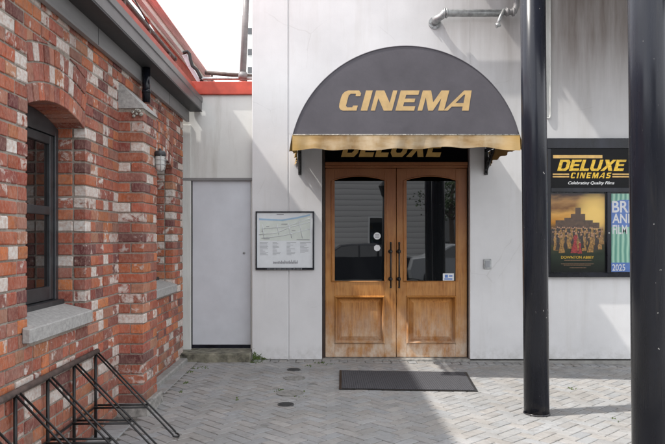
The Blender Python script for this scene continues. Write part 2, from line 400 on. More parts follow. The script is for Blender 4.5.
def glyph_text(name, txt, x0, x1, zbase, h, y, mat, parent, shear=.28, gap=.13, depth=.004, tilt=None):
    tot = sum(G[c][0] for c in txt)+gap*(len(txt)-1)
    sx = (x1-x0-shear*h)/(tot*h)
    cu = bpy.data.curves.new(name, 'CURVE'); cu.dimensions = '2D'; cu.fill_mode = 'BOTH'; cu.extrude = depth
    cx = 0
    for c in txt:
        for poly in G[c][1]:
            sp = cu.splines.new('POLY'); sp.points.add(len(poly)-1); sp.use_cyclic_u = True
            for i, (u, v) in enumerate(poly): sp.points[i].co = ((cx+u)*h*sx+v*h*shear, v*h, 0, 1)
        cx += G[c][0]+gap
    return curve_mesh(name, cu, (x0, y, zbase), mat, parent)
def curve_mesh(name, cu, loc, mat, parent, rz=0):
    t = bpy.data.objects.new(name+'_tmp', cu); COL.objects.link(t)
    dg = bpy.context.evaluated_depsgraph_get(); dg.update()
    me = bpy.data.meshes.new_from_object(t.evaluated_get(dg)); bpy.data.objects.remove(t)
    me.transform(Matrix.Translation(loc) @ Matrix.Rotation(rz, 4, 'Z') @ Matrix.Rotation(R(90), 4, 'X'))
    me.materials.clear(); return link(name, me, mat, parent)
def text(name, txt, x0, x1, zbase, h, y, mat, parent, bold=.0, shear=0, depth=.001, spacing=1):
    cu = bpy.data.curves.new(name, 'FONT'); cu.body = txt; cu.size = 1; cu.offset = bold; cu.shear = shear; cu.extrude = 0; cu.space_character = spacing
    cu.fill_mode = 'FRONT'
    t = bpy.data.objects.new('tmp', cu); COL.objects.link(t)
    dg = bpy.context.evaluated_depsgraph_get(); dg.update()
    me = bpy.data.meshes.new_from_object(t.evaluated_get(dg)); bpy.data.objects.remove(t)
    xs = [v.co.x for v in me.vertices]; ys = [v.co.y for v in me.vertices]
    w = max(xs)-min(xs); hh = .72
    sx = (x1-x0)/w if x1 is not None else h/hh
    me.transform(Matrix.Translation((x0, y, zbase)) @ Matrix.Rotation(R(90), 4, 'X') @ Matrix.Diagonal((sx, h/hh, 1, 1)) @ Matrix.Translation((-min(xs), 0, 0)))
    me.materials.clear(); return link(name, me, mat, parent)

# ================================================================== GROUND
def gz(x): return -.018*max(0.0, min(x, 8)-.3)
YF = 8.36            # face of the cinema wall
YR = 8.52            # face of the recessed wall with the grey door
base = MB(); base.box(-300, 300, -300, 400, -.9, -.5, ch=0)
tag(base.build('ground', M['asphalt']), kind='structure')
ms = MB()
xs = [-12, -1.8, .3, 8, 14]
for i in range(4):
    a, b = xs[i], xs[i+1]
    bx = len(ms.v); ms.v += [(a, -2.2, gz(a)-.0045), (b, -2.2, gz(b)-.0045), (b, 8.6, gz(b)-.0045), (a, 8.6, gz(a)-.0045),
                             (a, -2.2, -.6), (b, -2.2, -.6)]
    ms.face([bx, bx+1, bx+2, bx+3]); ms.face([bx+4, bx+5, bx+1, bx])
tag(ms.build('paving_bed', M['sand'], fix=False), kind='structure')
pv = MB()
def pav_col():
    g = random.choice([.305, .315, .32, .33, .285, .34]); t = random.uniform(-.012, .012)
    return (g+t+.004, g, g-t-.004, 1)
def add_paver(cx, cy, ux, uy, hl, hw, up=0):
    a = Vector((ux, uy, 0)); b = Vector((-uy, ux, 0)); dz = random.uniform(-.0018, .0018)*(0 if up else 1)+up
    tx, ty = random.uniform(-.006, .006), random.uniform(-.006, .006)
    j = random.uniform(-.012, .012); a = (a+b*j).normalized(); b = Vector((-a.y, a.x, 0))
    c8 = []
    for i in range(8):
        p = Vector((cx, cy, 0))+a*(hl if i & 1 else -hl)+b*(hw if i & 2 else -hw)
        z = gz(p.x)+dz+tx*(p.x-cx)+ty*(p.y-cy); z = z if i & 4 else z-.04
        c8.append((p.x, p.y, z))
    pv.hexa(c8, .0035, pav_col())
cell = .098
q = 1/math.sqrt(2)
for i in range(-125, 160):
    for j in range(-125, 160):
        d = (i-j) % 4
        if d == 0: u, v, hx = i+1, j+.5, True
        elif d == 3: u, v, hx = i+.5, j+1, False
        else: continue
        X = (u-v)*cell*q; Y = (u+v)*cell*q+2
        if not (-1.56 < X < 7.2 and .9 < Y < 8.22): continue
        if hx: add_paver(X, Y, q, q, cell-.0040, cell/2-.0040)
        else: add_paver(X, Y, -q, q, cell-.0040, cell/2-.0040)
y = .9                                    # border rows along the brick wall
while y < 8.2:
    for k, x in enumerate((-1.67,)):
        if not (5.4 < y < 6.5 and k == 0): add_paver(x, y+.1+.05*k, 0, 1, .10, .10, .006)
    y += .21
x = -.9                                   # header row along the cinema wall
while x < 7:
    add_paver(x+.05, 8.285, 0, 1, .07, .048, .004); x += .105
tag(pv.build('paving', M['paver'], colors=True), kind='structure')
B1('kerb', M['slab'], None, -12, 14, -2.36, -2.21, -.6, .0, ch=.01)['kind'] = 'structure'
tag(plane_xy('road', -60, 60, -9.5, -2.37, -.12, M['asphalt']), kind='structure')
tag(plane_xy('pavement', -60, 60, -14.2, -9.5, -.05, M['slab']), kind='structure')

# small covers let into the paving
def disc(name, label, cat, px, py, wpx, mat, thick=.006, grate=False):
    s = (py-PY)/H; Y = F/s; X = (px-PX)/s; r = wpx/s/2; z = gz(X)+.004
    m = MB(); m.lathe([(r, -.02), (r, thick*.6), (r*.97, thick), (r*.86, thick), (r*.85, thick-.002), (.001, thick-.002)], (X, Y, z), 36, sm=False)
    o = m.build(name, mat)
    tag(o, label, cat)
    if grate:
        g = MB()
        for k in range(-3, 4):
            w = math.sqrt(max(0, (r*.82)**2-(k*r*.22)**2)); g.box(X-w, X+w, Y+k*r*.22-.004, Y+k*r*.22+.004, z+thick-.001, z+thick+.003, .001)
        g.build('grate_bar', M['black_metal'], o)
    return o
M['cover'] = simple('iron_cover', (.09, .09, .09, 1), .6, metal=.3, var=.3, scale=30)
M['cover_light'] = simple('concrete_cover', (.25, .245, .23, 1), .9, var=.25, scale=30, bump=.4)
disc('drain_cover', 'small dark round iron cover nearest the foot of the pale wall', 'drain cover', 293.7, 370, 13.5, M['cover'], grate=True)
disc('drain_cover', 'small dark round iron cover in the open paving, farthest from the wall', 'drain cover', 285.8, 405, 16.5, M['cover'], grate=True)
disc('manhole_cover', 'worn concrete round cover flush in paving, nearer the wall', 'manhole cover', 294.5, 378.4, 22, M['cover_light'], .003)
disc('manhole_cover', 'larger round concrete cover rimmed with moss in the paving', 'manhole cover', 290.3, 393.3, 28, M['cover_light'], .004)

def moss(name, label, spots, stuff=True):
    m = MB()
    for (px, py, wx, n) in spots:
        s = (py-PY)/H; X0 = (px-PX)/s; Y0 = F/s
        for k in range(n):
            x = X0+random.gauss(0, wx/s/2.5); y = Y0+random.gauss(0, .035); y = min(y, YF-.01); r = random.uniform(.003, .009); z = gz(x)
            for q_ in range(3):
                th = random.uniform(0, 6.28); h = random.uniform(.003, .012)
                b = len(m.v); m.v += [(x-r*math.sin(th)*.5, y+r*math.cos(th)*.5, z), (x+r*math.sin(th)*.5, y-r*math.cos(th)*.5, z), (x+r*math.cos(th), y+r*math.sin(th), z+h)]
                m.face([b, b+1, b+2])
            m.lathe([(r, -.004), (r*.8, .004), (r*.3, .007)], (x, y, z), 6)
    return tag(m.build(name, M['green']), label, 'moss', kind='stuff')
moss('moss', 'green moss and weeds in paving joints and along the wall foot',
     [(258, 361.5, 9, 50), (250, 362, 5, 30), (320, 363, 6, 16), (308, 366, 4, 10), (278, 391, 5, 12), (300, 397, 8, 6), (186, 383, 3, 16), (181, 392, 3, 10), (200, 368, 14, 30), (236, 399, 3, 6), (190, 372, 4, 20), (572, 384.7, 5, 14), (281, 390.5, 3, 14), (303, 392, 2, 8), (613, 414, 2, 5), (330, 364, 8, 8)])

def corner_moss():
    m = MB()
    for k in range(260):
        u = abs(random.gauss(0, .07)); zz = abs(random.gauss(0, .045))*max(.15, 1-u*5)
        x = -.915+u; r = random.uniform(.003, .008)
        m.lathe([(r, .0), (r*.8, -.003), (r*.2, -.006)], (x, YF-.0005, zz+.006), 6, 'y')
    tag(m.build('moss', M['green']), 'green moss creeping up the pale wall corner beside the step', 'moss', kind='stuff')
corner_moss()

# ================================================================== BRICK BUILDING
XW = -1.765
L, CH, MJ = .222, .0857, .0120
PAL = [((.37, .085, .038), 5), ((.46, .125, .038), 3), ((.29, .062, .036), 4), ((.20, .040, .028), 2.6), ((.095, .016, .020), 1.3), ((.38, .15, .09), 1.2), ((.27, .105, .075), 1.2)]
def bcol():
    t = random.uniform(0, sum(w for _, w in PAL))
    for c, w in PAL:
        t -= w
        if t <= 0: break
    f = random.uniform(.85, 1.32)
    u = random.random()
    a = random.uniform(.02, .28) if u < .52 else (random.uniform(.30, .44) if u < .80 else (random.uniform(.48, .66) if u < .885 else random.uniform(.75, 1.1)))
    return (c[0]*f, c[1]*f*random.uniform(.9, 1.15), c[2]*f, a)
bk = MB()
def brick(x0, x1, y0, y1, z0, z1):
    j = lambda: random.uniform(-.0022, .0022)
    o = random.uniform(-.003, .003)
    c8 = [((x0, x1)[i & 1]+j()+o, (y0, y1)[(i >> 1) & 1]+j(), (z0, z1)[(i >> 2) & 1]+j()) for i in range(8)]
    bk.hexa(c8, random.uniform(.003, .007), bcol())
DP = .09
openings = [dict(y0=4.007, y1=4.98), dict(y0=6.70, y1=7.79)]
ZS = 2.287; RISE = .09; RING = .118; NR = 3
for o in openings:
    w = (o['y1']-o['y0'])/2; o['w'] = w; o['c'] = (o['y0']+o['y1'])/2
    o['R'] = (w*w+RISE*RISE)/(2*RISE); o['zc'] = ZS+RISE-o['R']; o['sill0'] = .885
def arch_h(o, y, R_): 
    d = R_*R_-(y-o['c'])**2
    return o['zc']+math.sqrt(max(d, 0))
ROWS = 35
Y_END = 8.33; Y_NEAR = 1.2
for r in range(ROWS):
    z0 = r*CH+MJ/2; z1 = (r+1)*CH-MJ/2; zm = (z0+z1)/2
    # free intervals along the wall
    iv = [(Y_NEAR, Y_END)]
    cuts = []
    for o in openings:
        if o['sill0'] < zm < ZS+.001: cuts.append((o['y0'], o['y1'], True))
        elif ZS+.001 <= zm and z0 < arch_h(o, o['y0']+.02, o['R']+RING*NR): cuts.append((o['y0'], o['y1'], False))
    if z1 < 2.60: cuts.append((5.77, 6.21, False))
    cuts.sort(); segs = []; cur = Y_NEAR; lreal = False
    for a, b, real in cuts:
        segs.append((cur, a, lreal, real)); cur = b; lreal = real
    segs.append((cur, Y_END, lreal, False))
    for (a, b, la, lb) in segs:
        if b-a < .03: continue
        # bond: joints on a common lattice, shifted every other row
        off = (r % 2)*(L+MJ)/2
        ys = [a]
        if la: ys.append(a+(.11 if r % 2 else L)+MJ)
        last = b
        tail = []
        if lb: tail = [b-((.11 if r % 2 else L))-MJ]
        start = ys[-1]
        g = math.ceil((start-off+.045)/(L+MJ))*(L+MJ)+off
        lim = (tail[0] if tail else b)-.045
        while g < lim:
            ys.append(g); g += L+MJ
        ys += tail; ys.append(b+(MJ if True else 0))
        for k in range(len(ys)-1):
            y0_, y1_ = ys[k], ys[k+1]-MJ
            if y1_-y0_ < .02: continue
            if y1_-y0_ > .2 and random.random() < .42:
                mid = (y0_+y1_)/2; brick(XW-DP, XW, y0_, mid-MJ/2, z0, z1); brick(XW-DP, XW, mid+MJ/2, y1_, z0, z1)
            else: brick(XW-DP, XW, y0_, y1_, z0, z1)
    # reveals
    for o in openings:
        if not (o['sill0'] < zm < ZS): continue
        for yj, sg in ((o['y1'], 1), (o['y0'], -1)):
            xo = XW-DP-MJ
            a_, b_ = (yj, yj+sg*.10) if sg > 0 else (yj-.10, yj)
            if r % 2: brick(XW-.225, xo, a_, b_, z0, z1)
            else: brick(XW-.225, xo, a_, b_, z0, z1)
    # above arches: bricks cut to the outer ring
    for o in openings:
        RO = o['R']+RING*NR
        if zm > ZS and z0 < arch_h(o, o['y0']+.02, RO)+0.0: 
            off = (r % 2)*(L+MJ)/2
            y = o['y0']
            step = .05
            k = 0
            while y < o['y1']-.01:
                g = (math.floor((y-off+.03)/(L+MJ))+1)*(L+MJ)+off
                ye = min(g-MJ, o['y1'])
                # split in small slices for the slope
                hs0, hs1 = arch_h(o, y, RO)+.008, arch_h(o, ye, RO)+.008
                if max(z0, min(hs0, hs1)) < z1-.012:
                    a_, b_ = y, ye
                    if hs0 > z1-.006 or hs1 > z1-.006:
                        d = (RO+.008)**2-(z1-.008-o['zc'])**2; dy = math.sqrt(max(d, 0))
                        if hs0 > z1-.006: a_ = max(a_, o['c']+dy)
                        if hs1 > z1-.006: b_ = min(b_, o['c']-dy)
                    if b_-a_ > .015:
                        zA = max(z0, arch_h(o, a_, RO)+.008); zB = max(z0, arch_h(o, b_, RO)+.008)
                        zA = min(zA, z1-.004); zB = min(zB, z1-.004)
                        x0, x1 = XW-DP, XW
                        bk.hexa([(x0, a_, zA), (x1, a_, zA), (x0, b_, zB), (x1, b_, zB), (x0, a_, z1), (x1, a_, z1), (x0, b_, z1), (x1, b_, z1)], .003, bcol())
                y = g
# arch rings
for o in openings:
    for i in range(NR):
        r0 = o['R']+RING*i+.004; r1 = r0+RING-.010; rm = (r0+r1)/2
        th = math.asin(min(1, o['w']/rm)); n = max(6, int(round(2*th*rm/.082)))
        for k in range(n):
            a0 = -th+2*th*(k)/n+.0045/rm; a1 = -th+2*th*(k+1)/n-.0045/rm
            c8 = []
            depth = .225 if i == 0 else DP
            ox = random.uniform(-.003, .004)
            for b in range(8):
                xx = XW+ox if b & 1 else XW-depth; aa = a1 if b & 2 else a0; rr = r1 if b & 4 else r0
                c8.append((xx, o['c']+rr*math.sin(aa), o['zc']+rr*math.cos(aa)))
            bk.hexa(c8, .004, bcol())
# buttress
BX0, BX1, BY0, BY1, BZ = XW-.02, -1.555, 5.76, 6.22, 2.60
r = 0
while (r+1)*CH < BZ+.01:
    z0 = r*CH+MJ/2; z1 = (r+1)*CH-MJ/2
    if z0 > .08:
        if r % 2:
            brick(BX0, BX1, BY0, BY0+.108, z0, z1)
            brick(BX1-.108, BX1, BY0+.118, BY0+.335, z0, z1); brick(BX1-.108, BX1, BY0+.345, BY1, z0, z1)
            brick(BX0, BX1-.118, BY1-.108, BY1, z0, z1)
        else:
            brick(BX1-.105, BX1, BY0, BY0+.225, z0, z1); brick(BX0, BX1-.115, BY0, BY0+.225, z0, z1)
            brick(BX1-.105, BX1, BY0+.235, BY1, z0, z1); brick(BX0, BX1-.115, BY0+.235, BY1, z0, z1)
    r += 1
bb = empty('brick_building', 'old red brick building with flaking white paint and a charcoal gutter', 'building')
bricks_o = bk.build('brickwork', M['brick'], bb, colors=True)
mo = MB(); MI = .008
def mcore(y0, y1, z0, z1): mo.box(XW-.5, XW-MI, y0, y1, z0, z1, ch=0)
o1, o2 = openings
mcore(Y_NEAR+.01, o1['y0']-MI, -.3, 2.99); mcore(o1['y1']+MI, o2['y0']-MI, -.3, 2.99); mcore(o2['y1']+MI, Y_END-MI, -.3, 2.99)
for o in openings:
    mo.box(XW-.5, XW-MI, o['y0']-MI, o['y1']+MI, -.3, o['sill0']-.01, ch=0)
    pts = [(o['y1']+MI, 2.99), (o['y0']-MI, 2.99)]
    for k in range(17):
        yy = o['y0']-MI+(2*o['w']+2*MI)*k/16; pts.append((yy, arch_h(o, yy, o['R'])+.012))
    mo.prism(pts, 'x', XW-.5, XW-MI)
mo.box(BX0, BX1-MI, BY0+MI, BY1-MI, .0, BZ, ch=0)
mo.build('wall', M['mortar'], bb)
# interior darkness behind windows and a plain body of the building
hb = MB(); hb.box(-7, XW-.5, Y_NEAR+.01, Y_END-MI, 2.9, 2.99, ch=0); hb.box(-7, -6.9, Y_NEAR+.01, Y_END-MI, -.3, 2.9, ch=0)
hb.box(-7, XW-.5, Y_END-.25, Y_END-MI, -.3, 2.9, ch=0); hb.box(-7, XW-.5, Y_NEAR+.01, Y_NEAR+.25, -.3, 2.9, ch=0)
hb.build('rear_wall', M['mortar'], bb)
pl = MB()
pl.hexa([(BX0, BY0-.05, -.05), (-1.495, BY0-.05, -.05), (BX0, BY1+.03, -.05), (-1.495, BY1+.03, -.05),
         (BX0, BY0-.035, .10), (-1.51, BY0-.035, .10), (BX0, BY1+.02, .10), (-1.51, BY1+.02, .10)], .012)
pl.build('plinth', M['concrete'], bb)
cp = MB(); cp.prism([(XW-.01, 2.60), (BX1+.004, 2.60), (BX1-.002, 2.625), (XW+.012, 2.812), (XW-.01, 2.812)], 'y', BY0-.006, BY1+.006)
cp.build('buttress_cap', M['sill'], bb)
kb = MB(); kb.box(XW-.02, XW+.085, BY1+.035, Y_END, -.02, .055, ch=.012); kb.build('footing_strip', M['slab'], bb)

def window(o, full=True):
    xf = XW-.20           # outer face of the frame
    y0, y1 = o['y0']+.004, o['y1']-.004
    fr = MB(); zb = 1.055; fw = .055
    # outer frame stiles and arched head
    fr.box(xf-.07, xf, y0, y0+fw, zb, ZS-.02, .004); fr.box(xf-.07, xf, y1-fw, y1, zb, ZS-.02, .004)
    pts = []
    for k in range(13):
        yy = y0+(y1-y0)*k/12; pts.append((yy, arch_h(o, yy, o['R'])-.003))
    pts += [(y1, ZS-.05), (y0, ZS-.05)]
    fr.prism(pts, 'x', xf-.07, xf-.001)
    fr.box(xf-.08, xf+.045, y0, y1, .995, zb, .004)
    root = fr.build('window', M['dark_frame'], bb)
    sa = MB(); a, b = y0+fw+.004, y1-fw-.004; t = .062
    xs_ = xf-.012
    sa.box(xs_-.045, xs_, a, a+t, zb+.005, ZS-.055, .004); sa.box(xs_-.045, xs_, b-t, b, zb+.005, ZS-.055, .004)
    sa.box(xs_-.045, xs_, a+t, b-t, ZS-.055-t, ZS-.055, .004); sa.box(xs_-.045, xs_, a+t, b-t, zb+.005, zb+.10, .004)
    sa.box(xs_-.045, xs_, a+t, b-t, 1.665, 1.725, .004)
    sa.build('sash', M['dark_frame'], root)
    gp = MB(); gp.box(xs_-.03, xs_-.022, a+t-.01, b-t+.01, zb+.09, 1.67, 0); gp.build('pane', M['win_glass'], root)
    gp = MB(); gp.box(xs_-.03, xs_-.022, a+t-.01, b-t+.01, 1.72, ZS-.055-t+.01, 0); gp.build('pane', M['win_glass'], root)
    si = MB(); ya, yb = o['y0']-.08, o['y1']-.01
    z_in, z_out, zb_ = 1.00, .972, .885
    si.hexa([(XW-.25, o['y0']+.004, .89), (XW+.052, o['y0']+.004, zb_), (XW-.25, o['y1']-.004, .89), (XW+.052, o['y1']-.004, zb_),
             (XW-.25, o['y0']+.004, 1.045), (XW+.052, o['y0']+.004, z_out), (XW-.25, o['y1']-.004, 1.045), (XW+.052, o['y1']-.004, z_out)], .006)
    si.hexa([(XW+.002, ya, .887), (XW+.0525, ya, .887), (XW+.002, o['y0']+.01, .887), (XW+.0525, o['y0']+.01, .887),
             (XW+.002, ya, .981), (XW+.0525, ya, .971), (XW+.002, o['y0']+.01, .981), (XW+.0525, o['y0']+.01, .971)], .006)
    si.build('sill', M['sill'], root)
for o in openings: window(o)

# fascia, gutter, roof
ZG0, ZG1 = 3.09, 3.255; XG = -1.565; Y_G = 8.505
f = MB(); f.box(-1.755, -1.715, Y_NEAR, 8.47, 2.945, 3.10, ch=.002); f.build('fascia', M['fascia'], bb)
for yj in (2.9, 5.1, 7.4):
    f = MB(); f.box(-1.7155, -1.7135, yj-.003, yj+.003, 2.95, 3.09, 0); f.build('fascia_joint', M['soffit'], bb)
f = MB(); f.box(-1.714, XG+.004, Y_NEAR, Y_G-.004, ZG0-.012, ZG0-.002, 0); f.build('soffit', M['soffit'], bb)
g = MB(); g.prism([(-1.714, ZG0), (XG-.012, ZG0), (XG, ZG0+.012), (XG, ZG0+.10), (XG+.010, ZG0+.108), (XG+.010, ZG1), (XG-.008, ZG1), (XG-.008, ZG0+.02), (-1.70, ZG0+.02), (-1.70, ZG1-.02), (-1.714, ZG1-.02)], 'y', Y_NEAR, Y_G)
g.build('gutter', M['gutter'], bb)
rf = MB()                                  # corrugated iron roof, nearly flat
n = 0; y = Y_NEAR
rf.prism([(-1.69, 3.27), (-7.2, 4.0), (-7.2, 3.96), (-1.69, 3.24)], 'y', Y_NEAR, 8.40)
while y < 8.38:
    rf.tube([(-1.68, y, 3.275), (-7.2, y, 4.005)], .016, 6); y += .085
rf.box(-1.78, -1.625, Y_NEAR, 8.40, 3.20, 3.385, .004)
rf.build('roof', M['red'], bb)
dp = MB(); xd = WX(146.3, 6.30); dp.tube([(xd, 6.30, WZ(104, 6.3)+.01), (xd, 6.30, 3.08)], .037, 18); dp.tube([(xd, 6.30, 2.84), (xd, 6.30, 2.875)], .041, 18)
dp.build('downpipe', M['black'], bb)
lm = MB()
for k in range(9):
    lm.lathe([(.003, -.014), (.014, -.008), (.016, .003), (.006, .013)], (WX(random.uniform(132, 142), 5.74), 5.745+random.uniform(-.004, .006), WZ(random.uniform(110, 116), 5.74)), 7, 'z')
lm.build('mortar_lump', M['lump'], bb)

# ---- bulkhead lamp on the buttress
lp = empty('bulkhead_lamp', 'grey caged bulkhead lamp with ribbed glass jar on the brick buttress', 'wall lamp')
lc = Vector((-1.505+.012, 6.17, WZ(152, 6.17)))
m = MB(); m.lathe([(.030, .028), (.050, .022), (.060, .004), (.062, -.022), (.054, -.030)], lc, 24)
m.tube([(lc.x-.05, lc.y, lc.z), (BX1-.004, lc.y, lc.z)], .022, 12)
m.tube([(BX1-.004, lc.y, lc.z), (BX1+.010, lc.y, lc.z)], .045, 16); m.tube([lc+Vector((0, 0, .02)), lc+Vector((0, 0, .05))], .016, 10)
m.build('lamp_cap', M['dark_frame'], lp)
m = MB(); prof = [(.048, -.028)]
for k in range(6): prof += [(.050, -.045-k*.018), (.046, -.052-k*.018)]
prof += [(.040, -.160), (.024, -.178), (.004, -.184)]
m.lathe(prof, lc, 24); m.build('glass_jar', M['glass_lamp'], lp)
m = MB()
for k in range(4):
    a = k*math.pi/2+.4; pts = [(lc.x+rr*math.cos(a), lc.y+rr*math.sin(a), lc.z+h) for rr, h in ((.058, -.02), (.058, -.12), (.046, -.168), (.012, -.192))]
    m.tube(pts, .0035, 6)
for hh in (-.07, -.12): m.tube([(lc.x+.057*math.cos(t), lc.y+.057*math.sin(t), lc.z+hh) for t in [i*math.pi/10 for i in range(21)]], .003, 6)
m.build('lamp_cage', M['galv'], lp)
for ch_ in lp.children:
    ch_.data.transform(Matrix.Translation(lc+Vector((-.022, 0, -.012))) @ Matrix.Scale(.88, 4) @ Matrix.Translation(-lc))

# ================================================================== CINEMA BUILDING
cb = empty('cinema_building', 'pale grey painted concrete cinema building with panel joints and timber double doors', 'building')
XL = WX(252, YF); XS = WX(288.5, YF); XD0 = WX(322, YF); XD1 = WX(470, YF); ZD = 2.78; ZT = 8.0
w = MB(); wt = .4
w.box(XL, XS-.007, YF, YF+wt, .005, ZT, .006)
w.box(XS+.007, XD0, YF, YF+wt, .005, ZD, .004)
w.prism([(XS+.007, ZD), (XD1, ZD), (XD1, ZT), (XS+.007, ZT)], 'y', YF, YF+wt)
w.box(XD1, 5.2, YF, YF+wt, .010, ZT, .004)
w.box(5.214, 9.0, YF, YF+wt, .005, ZT, .006)
w.box(XS-.008, XS+.008, YF+.012, YF+wt, -.2, ZT-.01, 0)
w.box(5.19, 5.22, YF+.012, YF+wt, -.2, ZT-.01, 0)
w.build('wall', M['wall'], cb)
bpl = MB(); bpl.box(XD1+.001, 9, YF+.004, YF+wt, -.4, -.010, .004); bpl.box(XL+.004, XD0-.001, YF+.012, YF+wt, -.4, -.002, .003)
bpl.build('footing', M['slab'], cb)
fl = MB(); fl.box(XL+.3, 9, YF+.5, YF+8, -.2, 0, 0); fl.box(XL, 9, YF+.42, YF+8, ZT-.3, ZT-.05, 0); fl.box(XL, XL+.2, YF+.42, YF+8, 0, ZT-.31, 0); fl.box(8.8, 9, YF+.42, YF+8, 0, ZT-.31, 0); fl.box(XL, 9, YF+8.01, YF+8.2, 0, ZT-.05, 0)
fl.build('rear_wall', M['wall2'], cb)

# door set, 12 cm back in the opening
YD = YF+.10
sc = YD/F
def dz(py): return H-(py-PY)*YD/F
def dx(px): return (px-PX)*YD/F
fr = MB(); zt = dz(165.5)
fr.box(XD0, dx(325), YD-.02, YD+.12, 0, ZD, .003)
fr.build('door_jamb', M['dark_brown'], cb); fr = MB(); fr.box(dx(467.2), XD1, YD-.02, YD+.12, 0, ZD, .003)
fr.build('door_jamb', M['dark_brown'], cb)
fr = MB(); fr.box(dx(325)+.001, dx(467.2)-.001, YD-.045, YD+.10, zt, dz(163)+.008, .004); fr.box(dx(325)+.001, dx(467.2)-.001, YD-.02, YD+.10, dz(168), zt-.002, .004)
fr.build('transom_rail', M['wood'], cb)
B1('threshold', M['concrete'], cb, XD0+.002, XD1-.002, YF-.03, YD+.1, -.3, .012, ch=.004)
tp = MB(); tp.box(dx(325)+.001, dx(467.2)-.001, YD, YD+.06, dz(163)+.009, ZD, 0)
ts = tag(tp.build('transom_sign', M['glossy_black']), 'black sign with gold DELUXE lettering over the doors, half hidden by the valance', 'sign')
glyph_text('lettering', 'DELUXE', dx(341), dx(446), dz(157), dz(136)-dz(157), YD-.006, M['gold_dim'], ts, shear=.3)

def leaf(xa, xb, gx0, gx1, mirror):
    """one door leaf; arched glass above, raised panel below"""
    y0, y1 = YD, YD+.045
    zA, zB = .018, dz(168)-.004
    gz0, gzs, gzc = dz(281), dz(181), dz(176.5)
    cx = (gx0+gx1)/2; hw = (gx1-gx0)/2; ri = gzc-gzs; RR = (hw*hw+ri*ri)/(2*ri); zc = gzc-RR
    pz0, pz1 = dz(343.4), dz(296); px0, px1 = (dx(334.7), dx(384.3)) if not mirror else (dx(406.7), dx(455.7))
    m = MB()
    m.box(xa, px0, y0, y1, zA, zB, .003); m.box(px1, xb, y0, y1, zA, zB, .003)
    m.box(px0+.0005, px1-.0005, y0+.0005, y1, zA, pz0, .003); m.box(px0+.0005, px1-.0005, y0+.0005, y1, pz1, gz0, .003)
    # glass is a little wider than the panel: fill beside it handled by moulding; arched head
    pts = [(px0+.0005, zB), (px0+.0005, gzs)]
    for k in range(15):
        xx = gx0+(gx1-gx0)*k/14; pts.append((xx, zc+math.sqrt(RR*RR-(xx-cx)**2)))
    pts += [(px1-.0005, gzs), (px1-.0005, zB)]
    m.prism(pts, 'y', y0+.0005, y1)
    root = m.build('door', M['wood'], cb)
    # glazing bead
    def ring(gr, rad, yy):
        pts = [(gx0-gr, gz0-gr)]
        top = [(gx0-gr+(gx1-gx0+2*gr)*k/16) for k in range(17)]
        P = [Vector((gx0-gr, yy, gz0-gr))]
        P += [Vector((x_, yy, zc+math.sqrt(max(0, (RR+gr)**2-(x_-cx)**2)))) for x_ in top]
        P += [Vector((gx1+gr, yy, gz0-gr)), Vector((gx0-gr, yy, gz0-gr))]
        return P
    b = MB(); b.tube(ring(.006, 0, y0), .008, 8); b.build('glazing_bead', M['wood'], root)
    gl = MB(); gp = [(gx0-.004, gz0-.004), (gx1+.004, gz0-.004)]
    for k in range(15):
        xx = gx1+.004-(gx1-gx0+.008)*k/14; gp.append((xx, zc+math.sqrt(max(0, (RR+.004)**2-(xx-cx)**2))))
    gl.prism(gp, 'y', y0+.012, y0+.018); gl.build('pane', M['door_glass'], root)
    # raised and fielded panel
    pn = MB(); t = .022
    def frame(x0, x1, z0, z1, t, ya, yb):
        o = [(x0, z0), (x1, z0), (x1, z1), (x0, z1)]; i_ = [(x0+t, z0+t), (x1-t, z0+t), (x1-t, z1-t), (x0+t, z1-t)]
        for k in range(4):
            j = (k+1) % 4
            b0 = len(pn.v)
            mid = [((o[q_][0]+i_[q_][0])/2, (o[q_][1]+i_[q_][1])/2) for q_ in (k, j)]
            pn.v += [(o[k][0], ya, o[k][1]), (o[j][0], ya, o[j][1]), (mid[1][0], yb, mid[1][1]), (mid[0][0], yb, mid[0][1]), (i_[j][0], ya+.034, i_[j][1]), (i_[k][0], ya+.034, i_[k][1])]
            pn.face([b0, b0+1, b0+2, b0+3]); pn.face([b0+3, b0+2, b0+4, b0+5])
    frame(px0-.006, px1+.006, pz0-.006, pz1+.006, .040, y0-.002, y0-.032)
    ix0, ix1, iz0, iz1 = px0+.034, px1-.034, pz0+.034, pz1-.034
    t2 = .052; b0 = len(pn.v)
    for (e, yy) in ((0, y0+.034), (t2, y0+.002)):
        pn.v += [(ix0+e, yy, iz0+e), (ix1-e, yy, iz0+e), (ix1-e, yy, iz1-e), (ix0+e, yy, iz1-e)]
    for k in range(4): j = (k+1) % 4; pn.face([b0+k, b0+j, b0+4+j, b0+4+k])
    pn.face([b0+4, b0+5, b0+6, b0+7])
    pn.build('door_panel', M['wood'], root, fix=False)
    # joints between stiles and rails
    jt = MB()
    for zz in (pz1+.10, pz0-.035): pass
    # pull handle
    hx = dx(390.4) if not mirror else dx(398.8)
    h = MB(); ya = y0-.05
    pts = [(hx, ya, dz(287)), (hx, ya, dz(243))]
    h.tube(pts, .010, 12)
    for zz in (dz(243), dz(287)): h.lathe([(.004, -.014), (.014, -.006), (.014, .006), (.004, .014)], (hx, ya, zz), 12)
    for zz in (dz(251.5), dz(279)):
        h.tube([(hx, ya, zz), (hx, y0+.001, zz)], .009, 10); h.lathe([(.028, .0), (.024, -.008), (.012, -.012)], (hx, y0, zz), 16, 'y')
        h.lathe([(.006, -.022), (.017, -.010), (.017, .010), (.006, .022)], (hx, ya, zz), 12)
    h.build('handle', M['black_metal'], root)
    return root
midx = dx(396.3)
dl = leaf(dx(325)+.004, midx-.004, dx(332), dx(386), False)
dr = leaf(midx+.004, dx(467.2)-.004, dx(404), dx(457), True)
